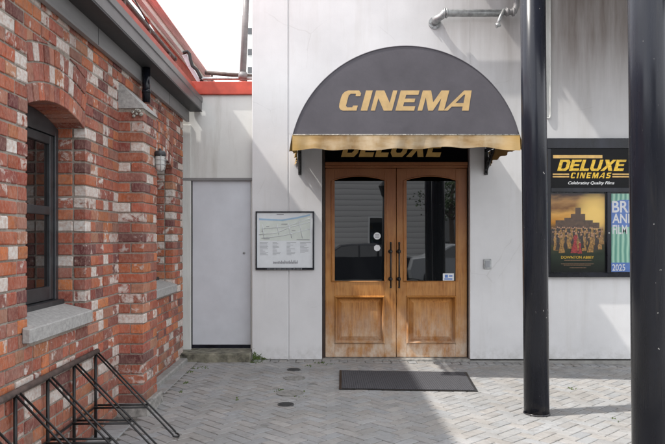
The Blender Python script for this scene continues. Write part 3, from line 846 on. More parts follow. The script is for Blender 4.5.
for py, rr in ((236, .044), (248, .042)):
    m = MB(); m.lathe([(rr, .002), (rr, -.001)], (dx(377.2), YD+.010, dz(py)), 24 if py < 240 else 7, 'y', sm=False); s_ = m.build('sticker', M['white'], dl)
m = MB()
for k, zz in enumerate((.016, .0, -.016)): m.box(dx(377.2)-.026, dx(377.2)+.026, YD+.0070, YD+.0085, dz(236)+zz-.004, dz(236)+zz+.004, 0)
m.build('sticker_print', M['mapgrey'], dl)
m = MB(); m.box(dx(443), dx(454), YD+.008, YD+.011, dz(281)+.004, dz(273.5), 0); m.build('sticker', M['white'], dr)
m = MB(); m.box(dx(444.5), dx(452.5), YD+.0065, YD+.0078, dz(280)+.004, dz(278.4), 0); m.box(dx(445), dx(448), YD+.0065, YD+.0078, dz(277.7), dz(274.8), 0); m.box(dx(449), dx(452.5), YD+.0065, YD+.0078, dz(276.7), dz(275.4), 0)
m.build('sticker_print', M['blue'], dr)

# intercom plate
m = MB(); X0, X1 = WX(483.5, YF), WX(491, YF); Z0, Z1 = WZ(269, YF), WZ(259, YF)
m.box(X0, X1, YF-.018, YF-.0005, Z0, Z1, .004)
it = tag(m.build('intercom', M['galv']), 'small grey intercom plate on pale wall right of the doors', 'intercom')
m = MB(); m.box(X0+.018, X1-.018, YF-.022, YF-.0185, Z0+.02, Z1-.02, .001); m.build('keypad', M['mapgrey'], it)

# ---- awning
YA = 6.97
aw = empty('awning', 'half-round charcoal canvas awning lettered CINEMA with faded gold valance over the doors', 'awning')
ax0, ax1 = WX(293, YA), WX(519, YA); acx = (ax0+ax1)/2; ahw = (ax1-ax0)/2
az = WZ(135, YA); ah = WZ(46, YA)-az
AR = (ahw*ahw+ah*ah)/(2*ah); azc = az+ah-AR; ath = math.asin(ahw/AR)
NA = 48
arc = [(acx+AR*math.sin(-ath+2*ath*k/NA), azc+AR*math.cos(-ath+2*ath*k/NA)) for k in range(NA+1)]
m = MB(); m.prism(arc, 'y', YA, YA+.006); m.build('front_panel', M['awning'], aw)
m = MB(); m.tube([(x_, YA, z_) for x_, z_ in arc], .006, 6); m.build('piping', M['awning'], aw)
m = MB(); m.tube([(ax0, YA-.006, az+.002), (ax1, YA-.006, az+.002)], .006, 6); m.build('piping', M['lump'], aw)
m = MB(); NY = 10; b = 0
YW = YF-.004
for k, (x_, z_) in enumerate(arc):
    for j in range(NY+1):
        t = j/NY; sag = -.010*math.sin(math.pi*((t*3) % 1))
        m.v.append((x_+sag*(x_-acx)/AR, YA+.004+(YW-YA-.004)*t, z_+sag*(z_-azc)/AR))
for k in range(NA):
    for j in range(NY): m.face([k*(NY+1)+j, k*(NY+1)+j+1, (k+1)*(NY+1)+j+1, (k+1)*(NY+1)+j], sm=True)
m.build('canopy', M['awning'], aw, fix=False)
glyph_text('lettering', 'CINEMA', WX(337.5, YA), WX(474, YA), WZ(110.6, YA), WZ(90.5, YA)-WZ(110.6, YA), YA-.0015, M['gold'], aw, shear=.27, gap=.17, depth=.0008)
# valance: wavy scalloped cloth on three sides
def valance(name, P0, P1, nrm, n, scal, seed, parent):
    rnd = random.Random(seed); P0, P1 = Vector(P0), Vector(P1); N = Vector(nrm); m = MB(); rows = 6
    ln = (P1-P0).length; ph = rnd.random()*6
    for i in range(n+1):
        t = i/n; u = t*ln
        hgt = .140+.008*math.cos(2*math.pi*u/scal+ph+.8*math.sin(u*2.3))+.014*math.sin(u*3.1+ph)+.022*(abs(2*t-1)**6)
        for j in range(rows+1):
            s_ = j/rows
            off = N*(s_*(.010*math.sin(u*9+ph)+.012*math.sin(u*4.3+ph*2)+.009*math.sin(u*27+2*math.sin(u*5))+.018*(abs(2*t-1)**10))+.004)
            p = P0.lerp(P1, t)+off+Vector((0, 0, -hgt*s_)); m.v.append(tuple(p))
    for i in range(n):
        for j in range(rows): a = i*(rows+1)+j; m.face([a, a+1, a+rows+2, a+rows+1], sm=True)
    return m.build(name, M['valance'], parent, fix=False)
valance('valance', (ax0-.006, YA-.004, az), (ax1+.006, YA-.004, az), (0, -1, 0), 160, .42, 2, aw)
valance('valance', (ax0-.006, YA-.004, az), (ax0-.006, YW, az), (-1, 0, 0), 60, .30, 3, aw)
valance('valance', (ax1+.006, YW, az), (ax1+.006, YA-.004, az), (1, 0, 0), 60, .30, 4, aw)
m = MB()
P = [(ax0+.015, YW, az+.01), (ax0+.015, YA+.02, az+.01), (ax1-.015, YA+.02, az+.01), (ax1-.015, YW, az+.01)]
for a_, b_ in zip(P[:-1], P[1:]): m.tube([a_, b_], .012, 8)
for yy in (YA+.45, YA+.92): m.tube([(x_*.985+acx*.015, yy, z_-.012) for x_, z_ in arc], .010, 6)
for sx_ in (ax0+.015, ax1-.015):
    m.box(sx_-.02, sx_+.02, YF-.03, YF-.001, az-.28, az+.04, .003)
    m.tube([(sx_, YF-.02, az-.26), (sx_, YF-.45, az)], .010, 8)
    for k in range(5): m.box(sx_-.012, sx_+.012, YF-.09-.055*k, YF-.045-.055*k, az-.21+.035*k, az-.15+.035*k, .004)
m.build('awning_frame', M['black_metal'], aw)

# ---- town map board
mb_ = empty('map_board', 'thin black framed white street map board on the pale wall left of the doors', 'map board')
mx0, mx1, mz0, mz1 = WX(255.8, YF), WX(314.2, YF), WZ(269.8, YF), WZ(211.3, YF)
ym = YF-.035
m = MB(); t = .018
m.box(mx0, mx1, ym, YF-.001, mz1-t, mz1, .003); m.box(mx0, mx1, ym, YF-.001, mz0, mz0+.026, .003)
m.box(mx0, mx0+t, ym, YF-.001, mz0+.0265, mz1-t-.0005, .003); m.box(mx1-t, mx1, ym, YF-.001, mz0+.0265, mz1-t-.0005, .003)
m.build('frame', M['black'], mb_)
yp = YF-.02
m = MB(); m.box(mx0+t, mx1-t, yp, YF-.001, mz0+.026, mz1-t, 0); m.build('map_sheet', M['paper'], mb_)
mw, mh = mx1-mx0, mz1-mz0
def mp(u, v): return (mx0+u*mw, mz1-v*mh)
def mpoly(name, pts, mat, d):
    q = MB(); q.prism([mp(*p) for p in pts], 'y', yp-d, yp-d+.0012); return q.build(name, mat, mb_)
mpoly('park_area', [(.07, .17), (.5, .165), (.93, .08), (.93, .5), (.07, .5)], M['mapgreen'], .0015)
mpoly('river', [(.06, .12), (.45, .14), (.70, .10), (.93, .05), (.93, .075), (.72, .125), (.46, .165), (.06, .15)], M['river'], .003)
q = MB()
for pts in (([.06, .40], [.35, .37], [.60, .27], [.93, .18]), ([.10, .46], [.45, .42], [.93, .30]), ([.12, .22], [.14, .47]), ([.55, .20], [.62, .46]), ([.36, .20], [.40, .40]), ([.74, .16], [.80, .46]), ([.1, .3], [.5, .27], [.93, .12])):
    P = [mp(*p) for p in pts]; q.tube([(a, yp-.0025, b) for a, b in P], .0045, 4)
q.build('street_lines', M['paper'], mb_)
q = MB(); rr = random.Random(5)
for cx_ in (.07, .29, .53, .76):
    for k in range(11 if cx_ < .7 else 9):
        a, b = mp(cx_, .535+k*.021); wl = mw*rr.uniform(.05, .15)*(1.25 if k == 0 else 1)
        q.box(a, a+wl, yp-.0015, yp-.0003, b-.0022, b+.0022, 0)
for (u, v, wd) in ((.14, .47, .10), (.70, .485, .22), (.18, .26, .05), (.44, .22, .10), (.1, .34, .03), (.62, .33, .06), (.36, .055, .12)):
    a, b = mp(u, v); q.box(a, a+wd*mw, yp-.0045, yp-.003, b-.004, b+.004, 0)
a, b = mp(.30, .90)
for k in range(22): q.box(a+k*.0138, a+k*.0138+.009, yp-.0015, yp-.0003, b, b+rr.uniform(.018, .052), 0)
q.box(a, a+.305, yp-.0025, yp-.0016, b+.018, b+.026, 0)
q.build('map_text', M['mapgrey'], mb_)
q = MB(); a, _ = mp(.2, .9)
for k in range(26): q.box(a+k*.0165, a+k*.0165+rr.uniform(.006, .012), ym-.0012, ym-.0002, mz0+.010, mz0+.015, 0)
q.build('frame_text', M['paper'], mb_)

# ---- poster cabinet
pc = empty('poster_cabinet', 'black glazed wall cabinet holding the cinema sign and film posters', 'display cabinet')
PR = 690
cx0, cx1, cz0, cz1 = WX(545.5, YF), WX(PR, YF), WZ(277, YF), WZ(139, YF)
yc = YF-.068
m = MB(); t = .045
m.box(cx0, cx1, yc, YF-.001, WZ(149, YF), cz1, .004); m.box(cx0, cx1, yc, YF-.001, cz0, WZ(272.8, YF), .004)
m.box(cx0, cx0+t, yc, YF-.001, WZ(272.8, YF)+.0005, WZ(149, YF)-.0005, .004); m.box(cx1-t, cx1, yc, YF-.001, WZ(272.8, YF)+.0005, WZ(149, YF)-.0005, .004)
m.box(cx0+t+.0005, cx1-t-.0005, yc+.004, YF-.001, WZ(192.5, YF), WZ(188, YF), .003)
for a in (605.2, 662): m.box(WX(a, YF), WX(a+4, YF), yc+.003, YF-.001, WZ(272.8, YF)+.0005, WZ(192.5, YF)-.0005, .003)
m.box(cx0+.02, cx1-.02, YF-.012, YF-.0012, cz0+.02, cz1-.02, 0)
m.build('frame', M['black'], pc)
m = MB(); m.lathe([(.008, 0), (.008, -.006)], (WX(606.8, YF), yc+.003, WZ(233, YF)), 12, 'y'); m.build('lock', M['galv'], pc)
m = MB(); m.box(cx0+t, cx1-t, yc+.012, yc+.016, WZ(272.8, YF), WZ(192.5, YF), 0); m.build('pane', M['pane'], pc)
# header sign
ysn = yc+.014
m = MB(); m.box(cx0+t+.001, WX(641, YF), ysn, ysn+.02, WZ(187.8, YF), WZ(149.2, YF), 0)
hs = tag(m.build('header_sign', M['glossy_black']), 'black sign reading DELUXE CINEMAS in gold above the posters', 'sign')
yl = ysn-.003
glyph_text('lettering', 'DELUXE', WX(555.5, YF), WX(624.5, YF), WZ(171.3, YF), WZ(160.2, YF)-WZ(171.3, YF), yl, M['gold_bright'], hs, shear=.3, gap=.10, depth=.001)
m = MB()
for (a, b, c, d) in ((551.5, 600.5, 155.7, 158.8), (551.2, 567.5, 174, 175.4), (551.2, 567.5, 176.4, 177.8), (610.5, 628, 174, 175.4), (610.5, 628, 176.4, 177.8)):
    m.box(WX(a, YF), WX(b, YF), yl-.001, yl+.002, WZ(d, YF), WZ(c, YF), 0)
m.build('gold_bar', M['gold_dim'], hs)
glyph_text('lettering', 'CINEMAS', WX(568.7, YF), WX(609.5, YF), WZ(178.6, YF), WZ(173.0, YF)-WZ(178.6, YF), yl, M['gold_bright'], hs, shear=.25, gap=.42, depth=.001)
text('slogan', 'Celebrating Quality Films', WX(566.5, YF), WX(612.5, YF), WZ(184.6, YF), .036, yl, M['white'], hs, bold=.012, shear=.3)

# film poster: generic sunset stand-in with title
ypo = YF-.030
def m_poster():
    k = NT('poster_print'); 
    sep = k.n('ShaderNodeSeparateXYZ'); k.l(k.tc.outputs['Generated'], sep.inputs[0])
    wv = k.math('ADD', sep.outputs['Z'], k.math('MULTIPLY', k.math('SUBTRACT', k.noise(7, 5, .6, k.vec((1, 1, 2.4))), .5), .16))
    c = k.ramp(wv, [(.0, (.012, .014, .012, 1)), (.22, (.03, .045, .03, 1)), (.42, (.10, .085, .05, 1)), (.56, (.20, .10, .03, 1)), (.64, (.62, .26, .03, 1)), (.74, (.80, .45, .12, 1)), (.82, (.25, .12, .05, 1)), (.90, (.50, .28, .11, 1)), (.99, (.07, .05, .05, 1))])
    gr = k.n('ShaderNodeTexGradient', gradient_type='SPHERICAL'); mp_ = k.n('ShaderNodeMapping')
    mp_.inputs['Location'].default_value = (-.80*2.6, 0, -.74*3.2); mp_.inputs['Scale'].default_value = (2.6, 0, 3.2)
    k.l(k.tc.outputs['Generated'], mp_.inputs['Vector']); k.l(mp_.outputs[0], gr.inputs['Vector'])
    c = k.mix(c, (1.0, .70, .22, 1), k.ramp(gr.outputs['Fac'], [(.0, 0.0), (.45, .75), (.75, 1.0)]))
    k.color(c); k.set(.4, 0, .15); return k.m
M['poster'] = m_poster()
px0, px1, pz0, pz1 = WX(549.3, YF), WX(603.8, YF), WZ(271.8, YF), WZ(193.8, YF)
m = MB(); m.box(px0, px1, ypo, ypo+.006, pz0, pz1, 0)
po = tag(m.build('film_poster', M['poster']), 'sunset coloured film poster titled DOWNTON ABBEY in the cabinet', 'poster')
pw, phh = px1-px0, pz1-pz0
def pq(u, v): return (px0+u*pw, pz0+v*phh)
M['p_dark'] = simple('poster_dark_print', (.03, .018, .012, 1), .4, bump=0); M['p_red'] = simple('poster_red_print', (.40, .03, .03, 1), .4, bump=0, var=.4, scale=60)
M['p_cream'] = simple('poster_cream_print', (.42, .22, .05, 1), .4, bump=0, var=.45, scale=50); M['p_skin'] = simple('poster_skin_print', (.50, .27, .15, 1), .4, bump=0)
q = MB()
for k, (a, b, c, d) in enumerate([(.10, .26, .56, .66), (.26, .38, .56, .69), (.38, .64, .56, .74), (.46, .56, .74, .82), (.64, .78, .56, .66), (.78, .90, .56, .63)]):
    (xa, za), (xb, zb_) = pq(a, c), pq(b, d); q.box(xa, xb, ypo-.0012-k*.0003, ypo-.0004, za, zb_, 0)
q.build('skyline', simple('poster_haze_print', (.11, .058, .03, 1), .4, var=.3, scale=30, bump=0), po)
rr = random.Random(9); qs = {'p_dark': MB(), 'p_cream': MB(), 'p_red': MB(), 'p_skin': MB()}
def fig(u, v, h, mt, lay):
    x_, z_ = pq(u, v); hh = h*phh; y_ = ypo-.002-lay*.0004; sw_ = rr.uniform(-.1, .1)*hh
    prof = [(-.20, 0), (-.17, .18), (-.09, .42), (-.07, .55), (-.12, .70), (-.09, .80), (-.03, .84), (.03, .84), (.09, .80), (.12, .70), (.07, .55), (.09, .42), (.17, .18), (.20, 0)]
    qs[mt].prism([(x_+a_*hh*.85+sw_*(1-b_), z_+b_*hh) for a_, b_ in prof], 'y', y_, y_+.0003)
    qs['p_skin'].lathe([(hh*.055, 0), (hh*.055, .0003)], (x_, y_-.0002, z_+hh*.90), 10, 'y', sm=False)
for k in range(30): fig(.04+k*.0315, .41+rr.uniform(-.012, .012), .17, ('p_dark', 'p_dark', 'p_cream')[k % 3], k % 3)
for k in range(24): fig(.05+k*.039, .345+rr.uniform(-.02, .02), .18, 'p_cream' if k % 2 else 'p_dark', 4+k % 3)
for k in range(13): fig(.08+k*.07, .285+rr.uniform(-.02, .02), .19, 'p_dark' if k % 2 else 'p_cream', 8+k % 2)
fig(.47, .24, .28, 'p_red', 12); fig(.54, .235, .16, 'p_red', 13); fig(.20, .24, .24, 'p_cream', 12); fig(.76, .25, .24, 'p_cream', 12)
for kk, nm in (('p_dark', 'dark_figure'), ('p_cream', 'pale_figure'), ('p_red', 'red_figure'), ('p_skin', 'face')): qs[kk].build(nm, M[kk], po)
ta, tb = pq(.2, .17)
text('title', 'DOWNTON ABBEY', pq(.2, 0)[0], pq(.80, 0)[0], pq(0, .17)[1], .034, ypo-.003, M['gold_bright'], po, bold=.01)
q = MB()
for (v, a, b) in ((.145, .26, .76), (.10, .2, .8), (.085, .25, .75), (.05, .36, .66)):
    xa, za = pq(a, v); xb, _ = pq(b, v); x_ = xa
    while x_ < xb: w_ = rr.uniform(.006, .02); q.box(x_, min(xb, x_+w_), ypo-.0016, ypo-.0004, za, za+.005, 0); x_ += w_+.005
q.build('credits', M['p_skin'], po)
# festival poster, green folds with a blue head and foot
M['p_green'] = NT('festival_green').m
k = NT('festival_green_folds'); wv = k.n('ShaderNodeTexWave', wave_type='BANDS', bands_direction='X'); wv.inputs['Scale'].default_value = 5.5; wv.inputs['Distortion'].default_value = 1.5; wv.inputs['Detail'].default_value = 1
k.l(k.tc.outputs['Object'], wv.inputs[0]); k.color(k.ramp(wv.outputs['Fac'], [(0, (.10, .30, .24, 1)), (.5, (.22, .48, .36, 1)), (1, (.42, .66, .52, 1))])); k.set(.4); M['p_green'] = k.m
fx0, fx1 = WX(610, YF), WX(661.5, YF)
m = MB(); m.box(fx0, fx1, ypo, ypo+.006, pz0, pz1, 0)
fp = tag(m.build('film_poster', M['p_green']), 'green and blue film festival poster dated 2025 half hidden by the pole', 'poster')
q = MB(); q.prism([(fx0, WZ(227, YF)), (fx1, WZ(227, YF)), (fx1, WZ(200, YF)), (fx0+.12, WZ(200, YF)), (fx0, WZ(203, YF))], 'y', ypo-.0015, ypo-.0003)
q.box(fx0, fx1, ypo-.0015, ypo-.0003, pz0, WZ(262.5, YF), 0); q.build('blue_band', M['blue'], fp)
text('lettering', 'BRITISH', WX(611, YF), WX(658, YF), WZ(212.3, YF), WZ(200.8, YF)-WZ(212.3, YF), ypo-.003, M['white'], fp, bold=.02)
text('lettering', 'AND IRISH', WX(611.2, YF), WX(660, YF), WZ(223, YF), WZ(213.6, YF)-WZ(223, YF), ypo-.003, M['white'], fp, bold=.02)
text('lettering', 'FILM FESTIVAL', WX(611.4, YF), WX(660, YF), WZ(233.8, YF), WZ(224.8, YF)-WZ(233.8, YF), ypo-.003, M['white'], fp, bold=.02)
text('lettering', '2025', WX(611.2, YF), WX(624, YF), WZ(270.5, YF), WZ(264, YF)-WZ(270.5, YF), ypo-.003, M['white'], fp, bold=.01)

# ---- pipes on the wall
yp_ = YF-.15
pp = MB(); zc_ = WZ(13, yp_); x_a = WX(441, yp_)
pts = [(WX(434.5, YF), YF-.002, zc_-.075), (WX(435, YF), YF-.06, zc_-.06)]
for k in range(7):
    a = k/6*math.pi/2; pts.append((WX(436, yp_)+.10*math.sin(a)*.9, yp_+.07*(1-math.sin(a)), zc_-.05+.05*(1-math.cos(a))))
pts += [(WX(447, yp_), yp_, zc_), (WX(502, yp_), yp_, zc_)]
pp.tube(pts, .043, 16)
wp = tag(pp.build('wall_pipe', M['galv']), 'fat galvanised pipe running level across the wall above the awning', 'pipe')
m = MB()
for xx in (444.5, 446.6, 434): pass
m.tube([(WX(443.6, yp_), yp_, zc_), (WX(445.0, yp_), yp_, zc_)], .062, 18); m.tube([(WX(445.8, yp_), yp_, zc_), (WX(447.2, yp_), yp_, zc_)], .062, 18)
m.lathe([(.075, -.02), (.075, -.002)], (WX(434.5, YF), YF, zc_-.075), 18, 'y')
for k in range(6): a = k*math.pi/3; m.lathe([(.009, -.035), (.009, -.018)], (WX(434.5, YF)+.06*math.cos(a), YF, zc_-.075+.06*math.sin(a)), 6, 'y')
m.build('flange', M['galv'], wp)
m = MB(); m.tube([(WX(503, yp_), yp_, zc_+.01), (WX(509, yp_), yp_-.01, zc_+.01), (WX(514.5, yp_), yp_, zc_+.02), (WX(516.5, yp_), yp_, zc_+.09), (WX(517, yp_), yp_, 4.9)], .036, 14)
for xx in (507, 513): m.tube([(WX(xx, yp_)-.012, yp_-.005, zc_+.01), (WX(xx, yp_)+.012, yp_-.005, zc_+.012)], .052, 14)
tag(m.build('valve_pipe', M['fascia']), 'dark jointed riser pipe joining the level pipe beside the black pole', 'pipe')
m = MB(); m.tube([(WX(503.5, yp_), yp_-.03, zc_+.03), (WX(499, yp_), yp_-.045, zc_-.07), (WX(496.3, yp_), yp_-.05, zc_-.16)], .020, 10)
m.tube([(WX(496.3, yp_)-.02, yp_-.05, zc_-.17), (WX(496.3, yp_)+.03, yp_-.05, zc_-.15)], .028, 10); m.tube([(WX(503.5, yp_), yp_-.03, zc_+.03), (WX(503.5, yp_), YF-.001, zc_+.03)], .018, 8)
tag(m.build('pipe_bracket', M['galv']), 'short slanting clamp arm at the right end of the level pipe', 'bracket')
# conduit loop on the wall right of the first pole
m = MB(); xc0, xc1 = WX(545.5, YF), WX(549.6, YF); zb_ = WZ(118, YF)
for (a, b) in ((0, 0),):
    pts = [(xc0, YF-.02, 5.2), (xc0, YF-.02, zb_+.02)]
    for k in range(1, 8): th = math.pi*k/7; cxm = (xc0+xc1)/2; pts.append((cxm-math.cos(th)*(xc1-xc0)/2, YF-.02, zb_+.02-.025*math.sin(th)))
    pts += [(xc1, YF-.02, 5.2)]
m.tube(pts, .010, 8)
m.box(xc0, xc1, YF-.012, YF-.001, zb_+.015, 5.2, 0)
tag(m.build('conduit', M['wall2']), 'slim pale conduit strip with rounded end running down the wall', 'conduit')

# ---- canopy and its two poles
cn = empty('canopy_roof', 'flat canopy roof above the right side of the entrance', 'canopy')
m = MB(); m.box(1.62, 7.2, 3.0, YF-.001, 5.25, 5.42, .01); m.build('deck', M['fascia'], cn)
m = MB()
for yy in (4.1, 5.91, 7.6): m.box(1.64, 7.15, yy-.05, yy+.05, 5.10, 5.249, .005)
m.build('beam', M['black'], cn)
# upper ledge of the cinema that shades the wall by the pipe
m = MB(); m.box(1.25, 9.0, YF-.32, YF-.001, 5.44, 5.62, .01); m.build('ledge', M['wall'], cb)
def pole(Xb, Yb, rad, label):
    z0 = gz(Xb)-.02; m = MB(); zt_ = 5.10; lean = -.009*(zt_-z0)
    m.tube([(Xb, Yb, z0), (Xb+lean, Yb, zt_)], rad, 48)
    o = m.build('canopy_pole', M['black_pole']); tag(o, label, 'pole', 'black steel poles holding the canopy')
    b = MB(); b.tube([(Xb, Yb, z0+.019), (Xb, Yb, z0+.034)], rad+.006, 48); b.build('base_ring', M['black_pole'], o)
    return o
pole(1.822, 5.91, .107, 'round black steel pole with its foot on the paving, left of the cabinet')
pole(1.972, 4.13, .110, 'nearer, wider looking round black pole at the right edge of the photo')

# ================================================================== RECESS WITH GREY DOOR
sw = empty('side_wall', 'grey rendered wall with a red capping beam and plain door between the buildings', 'wall')
rx0, rx1 = -2.3, XL+.05
DZ0, DZ1 = WZ(348.5, YR), WZ(181, YR); DX0, DX1 = WX(191.5, YR), WX(250.5, YR)
m = MB()
ztop = WZ(95, YR)
m.box(rx0, DX0-.004, YR, YR+.25, -.2, DZ1+.03, .003); m.box(DX1+.004, rx1, YR, YR+.25, -.2, DZ1+.03, .003)
m.box(rx0, rx1, YR, YR+.25, DZ1+.0305, ztop, .0)
m.build('render', M['wall2'], sw)
m = MB(); m.box(WX(180, YR)-.1, DX0-.006, YR-.02, YR-.001, .1, WZ(125, YR), .004); m.build('pier', M['wall2'], sw)
m = MB(); m.box(WX(183, YR), rx1-.06, YR-.025, YR-.001, DZ1+.003, DZ1+.038, .003); m.build('lintel', M['fascia'], sw)
m = MB(); m.box(rx0, rx1-.055, YR-.04, YR+.28, ztop+.001, WZ(82, YR), .006); m.build('beam', M['red'], sw)
gd = MB(); gd.box(DX0, DX1, YR+.012, YR+.05, DZ0+.045, DZ1+.029, .003); gdo = gd.build('door', M['grey_door'], sw)
m = MB(); m.box(DX0, DX1, YR+.02, YR+.06, DZ0, DZ0+.044, .002); m.box(DX0-.003, DX0+.012, YR+.008, YR+.02, DZ0, DZ1, 0); m.build('seal', M['black'], gdo)
m = MB(); m.lathe([(.016, 0), (.016, -.008), (.008, -.012)], (WX(244, YR), YR+.012, WZ(253, YR)), 16, 'y'); m.build('lock', M['galv'], gdo)
m = MB(); m.box(WX(180, YR)-.1, XL-.002, 8.19, YR+.1, -.05, .105, .015)
tag(m.build('doorstep', M['moss_concrete']), 'low mossy concrete step below the grey door', 'step')

# rooftop clutter above the red beam
def roof_panel():
    a = 2.0; xo, zo = -a, H+1.39*a; xi, zi = -2.62, H+2.62*1.235
    t = empty('roof', 'faded red corrugated iron roof slope rising beyond the gutter', 'roof')
    y0, y1 = 3.4, 14.5; n = 26
    m = MB(); w_ = math.hypot(xi-xo, zi-zo); dx_, dz_ = (xi-xo)/w_, (zi-zo)/w_; nx, nz_ = -dz_, dx_
    if nz_ < 0: nx, nz_ = -nx, -nz_
    prof = []
    for k in range(n*4+1):
        u = w_*k/(n*4); h = .012*math.sin(2*math.pi*k/8*1.0)
        prof.append((xo+dx_*u+nx*h, zo+dz_*u+nz_*h))
    prof += [(p[0]+nx*.004, p[1]+nz_*.004) for p in reversed(prof)]
    m.prism(prof, 'y', y0, y1); m.build('roofing_sheet', M['red_roof'], t)
    m = MB()
    for f_, wd in ((.42, .13), (.90, .12)):
        cx_, cz_ = xo+dx_*w_*f_, zo+dz_*w_*f_
        m.hexa([(cx_-dx_*wd/2-nx*.03, y0, cz_-dz_*wd/2-nz_*.03), (cx_+dx_*wd/2-nx*.03, y0, cz_+dz_*wd/2-nz_*.03), (cx_-dx_*wd/2-nx*.03, y1, cz_-dz_*wd/2-nz_*.03), (cx_+dx_*wd/2-nx*.03, y1, cz_+dz_*wd/2-nz_*.03),
                (cx_-dx_*wd/2-nx*.014, y0, cz_-dz_*wd/2-nz_*.014), (cx_+dx_*wd/2-nx*.014, y0, cz_+dz_*wd/2-nz_*.014), (cx_-dx_*wd/2-nx*.014, y1, cz_-dz_*wd/2-nz_*.014), (cx_+dx_*wd/2-nx*.014, y1, cz_+dz_*wd/2-nz_*.014)], .003)
    m.build('flashing', M['flash'], t)
    m = MB(); m.prism([(9.8, zi-.01), (y1, zi-.01), (y1, H+2.62*1.09)], 'x', xi-.03, xi+.0); m.build('gable_sheet', M['red_sheet'], t)
    m = MB(); m.tube([(xi+.02, y0, zi-.03), (xi+.02, y1, zi-.03)], .03, 8)
    for yy in (4.5, 7.2, 9.9): m.box(xi-.03, xi+.03, yy-.03, yy+.03, 3.3, zi, .003)
    m.build('rafter', M['red'], t)
    return t
roof_panel()
yq = 8.44
m = MB(); m.tube([(-1.68, 3.3, 3.475), (-1.68, 7.45, 3.475)], .024, 12)
m.tube([(-1.68, 7.45, 3.475), (-1.68, 7.50, 3.475)], .030, 12)
for yy in (3.7, 4.6, 5.6, 6.4, 7.2): m.box(-1.70, -1.66, yy-.02, yy+.02, 3.386, 3.46, .003)
tag(m.build('roof_pipe', M['rust_pipe']), 'dark weathered pipe lying along the edge of the brick building roof', 'pipe')
m = MB(); m.tube([(WX(128, 8.2), 8.2, WZ(-12, 8.2)), (WX(155, 8.2), 8.2, WZ(36, 8.2))], .009, 6)
tag(m.build('cable', M['black_metal']), 'thin black cable slanting across the sky above the gutter', 'cable')
m = MB(); ys_ = YR+.10
gp = [(183, 53), (187.5, 51.5), (189.5, 54), (190.5, 60), (192.5, 66), (197, 70), (200, 76), (202, 82)]
m.tube([(WX(a, ys_), ys_, WZ(b, ys_)) for a, b in gp], .022, 10)
tag(m.build('vent_pipe', M['black_metal']), 'bent black gooseneck vent pipe against the red roof', 'pipe')
m = MB(); m.hexa([(WX(187, ys_), ys_+.05, WZ(66, ys_)), (WX(190.5, ys_), ys_+.05, WZ(64, ys_)), (WX(187, ys_), ys_+.2, WZ(66, ys_)), (WX(190.5, ys_), ys_+.2, WZ(64, ys_)),
        (WX(181, ys_), ys_+.05, WZ(54, ys_)), (WX(186, ys_), ys_+.05, WZ(53, ys_)), (WX(181, ys_), ys_+.2, WZ(54, ys_)), (WX(186, ys_), ys_+.2, WZ(53, ys_))], .004)
m.hexa([(WX(197, ys_), ys_+.05, WZ(82, ys_)), (WX(201, ys_), ys_+.05, WZ(82, ys_)), (WX(197, ys_), ys_+.2, WZ(82, ys_)), (WX(201, ys_), ys_+.2, WZ(82, ys_)),
        (WX(187, ys_), ys_+.05, WZ(66, ys_)), (WX(190.5, ys_), ys_+.05, WZ(64, ys_)), (WX(187, ys_), ys_+.2, WZ(66, ys_)), (WX(190.5, ys_), ys_+.2, WZ(64, ys_))], .004)
tag(m.build('flashing_strip', M['grey_door']), 'pale blue-grey strip of flashing behind the bent vent pipe', 'flashing')
m = MB(); m.tube([(WX(205, ys_+.3), ys_+.3, WZ(72.5, ys_+.3)), (WX(254, ys_+.3), ys_+.3, WZ(76.5, ys_+.3))], .028, 10); 
for xx in (212, 246): m.tube([(WX(xx, ys_+.3), ys_+.3, WZ(73, ys_+.3)), (WX(xx, ys_+.3), ys_+.3, WZ(90, ys_+.3))], .015, 8)
tag(m.build('timber_rail', M['rust_pipe']), 'dark brown rail lying just above the red beam', 'rail')
m = MB(); m.tube([(WX(200, ys_), ys_, WZ(80, ys_)), (WX(204, ys_), ys_, WZ(78.5, ys_)), (WX(240, ys_), ys_, WZ(78.5, ys_)), (WX(254, ys_), ys_, WZ(78.0, ys_))], .020, 10)
tag(m.build('level_pipe', M['galv']), 'thin grey pipe lying on top of the red beam', 'pipe')
m = MB(); m.tube([(WX(242.6, ys_-.02), ys_-.02, WZ(81, ys_)), (WX(247.5, ys_-.02), ys_-.02, WZ(-30, ys_))], .040, 16); m.tube([(WX(242.7, ys_-.02), ys_-.02, WZ(79, ys_)), (WX(243, ys_-.02), ys_-.02, WZ(73, ys_))], .056, 16)
tag(m.build('standpipe', M['fascia']), 'tall grey vertical pipe standing on the red beam beside the wall corner', 'pipe')
# far building seen in the gap
fb = empty('far_building', 'pale distant building with dark windows seen in the gap beside the wall corner', 'building')
YB = 26
m = MB(); m.box(WX(238.5, YB), WX(300, YB), YB, YB+6, -.5, WZ(15, YB), .01); m.build('wall', M['wall2'], fb)
for py in (31, 52, 70):
    m = MB(); m.box(WX(248, YB), WX(252.8, YB), YB-.02, YB+.02, WZ(py+3, YB), WZ(py-3, YB), 0); m.build('window', M['door_glass'], fb)

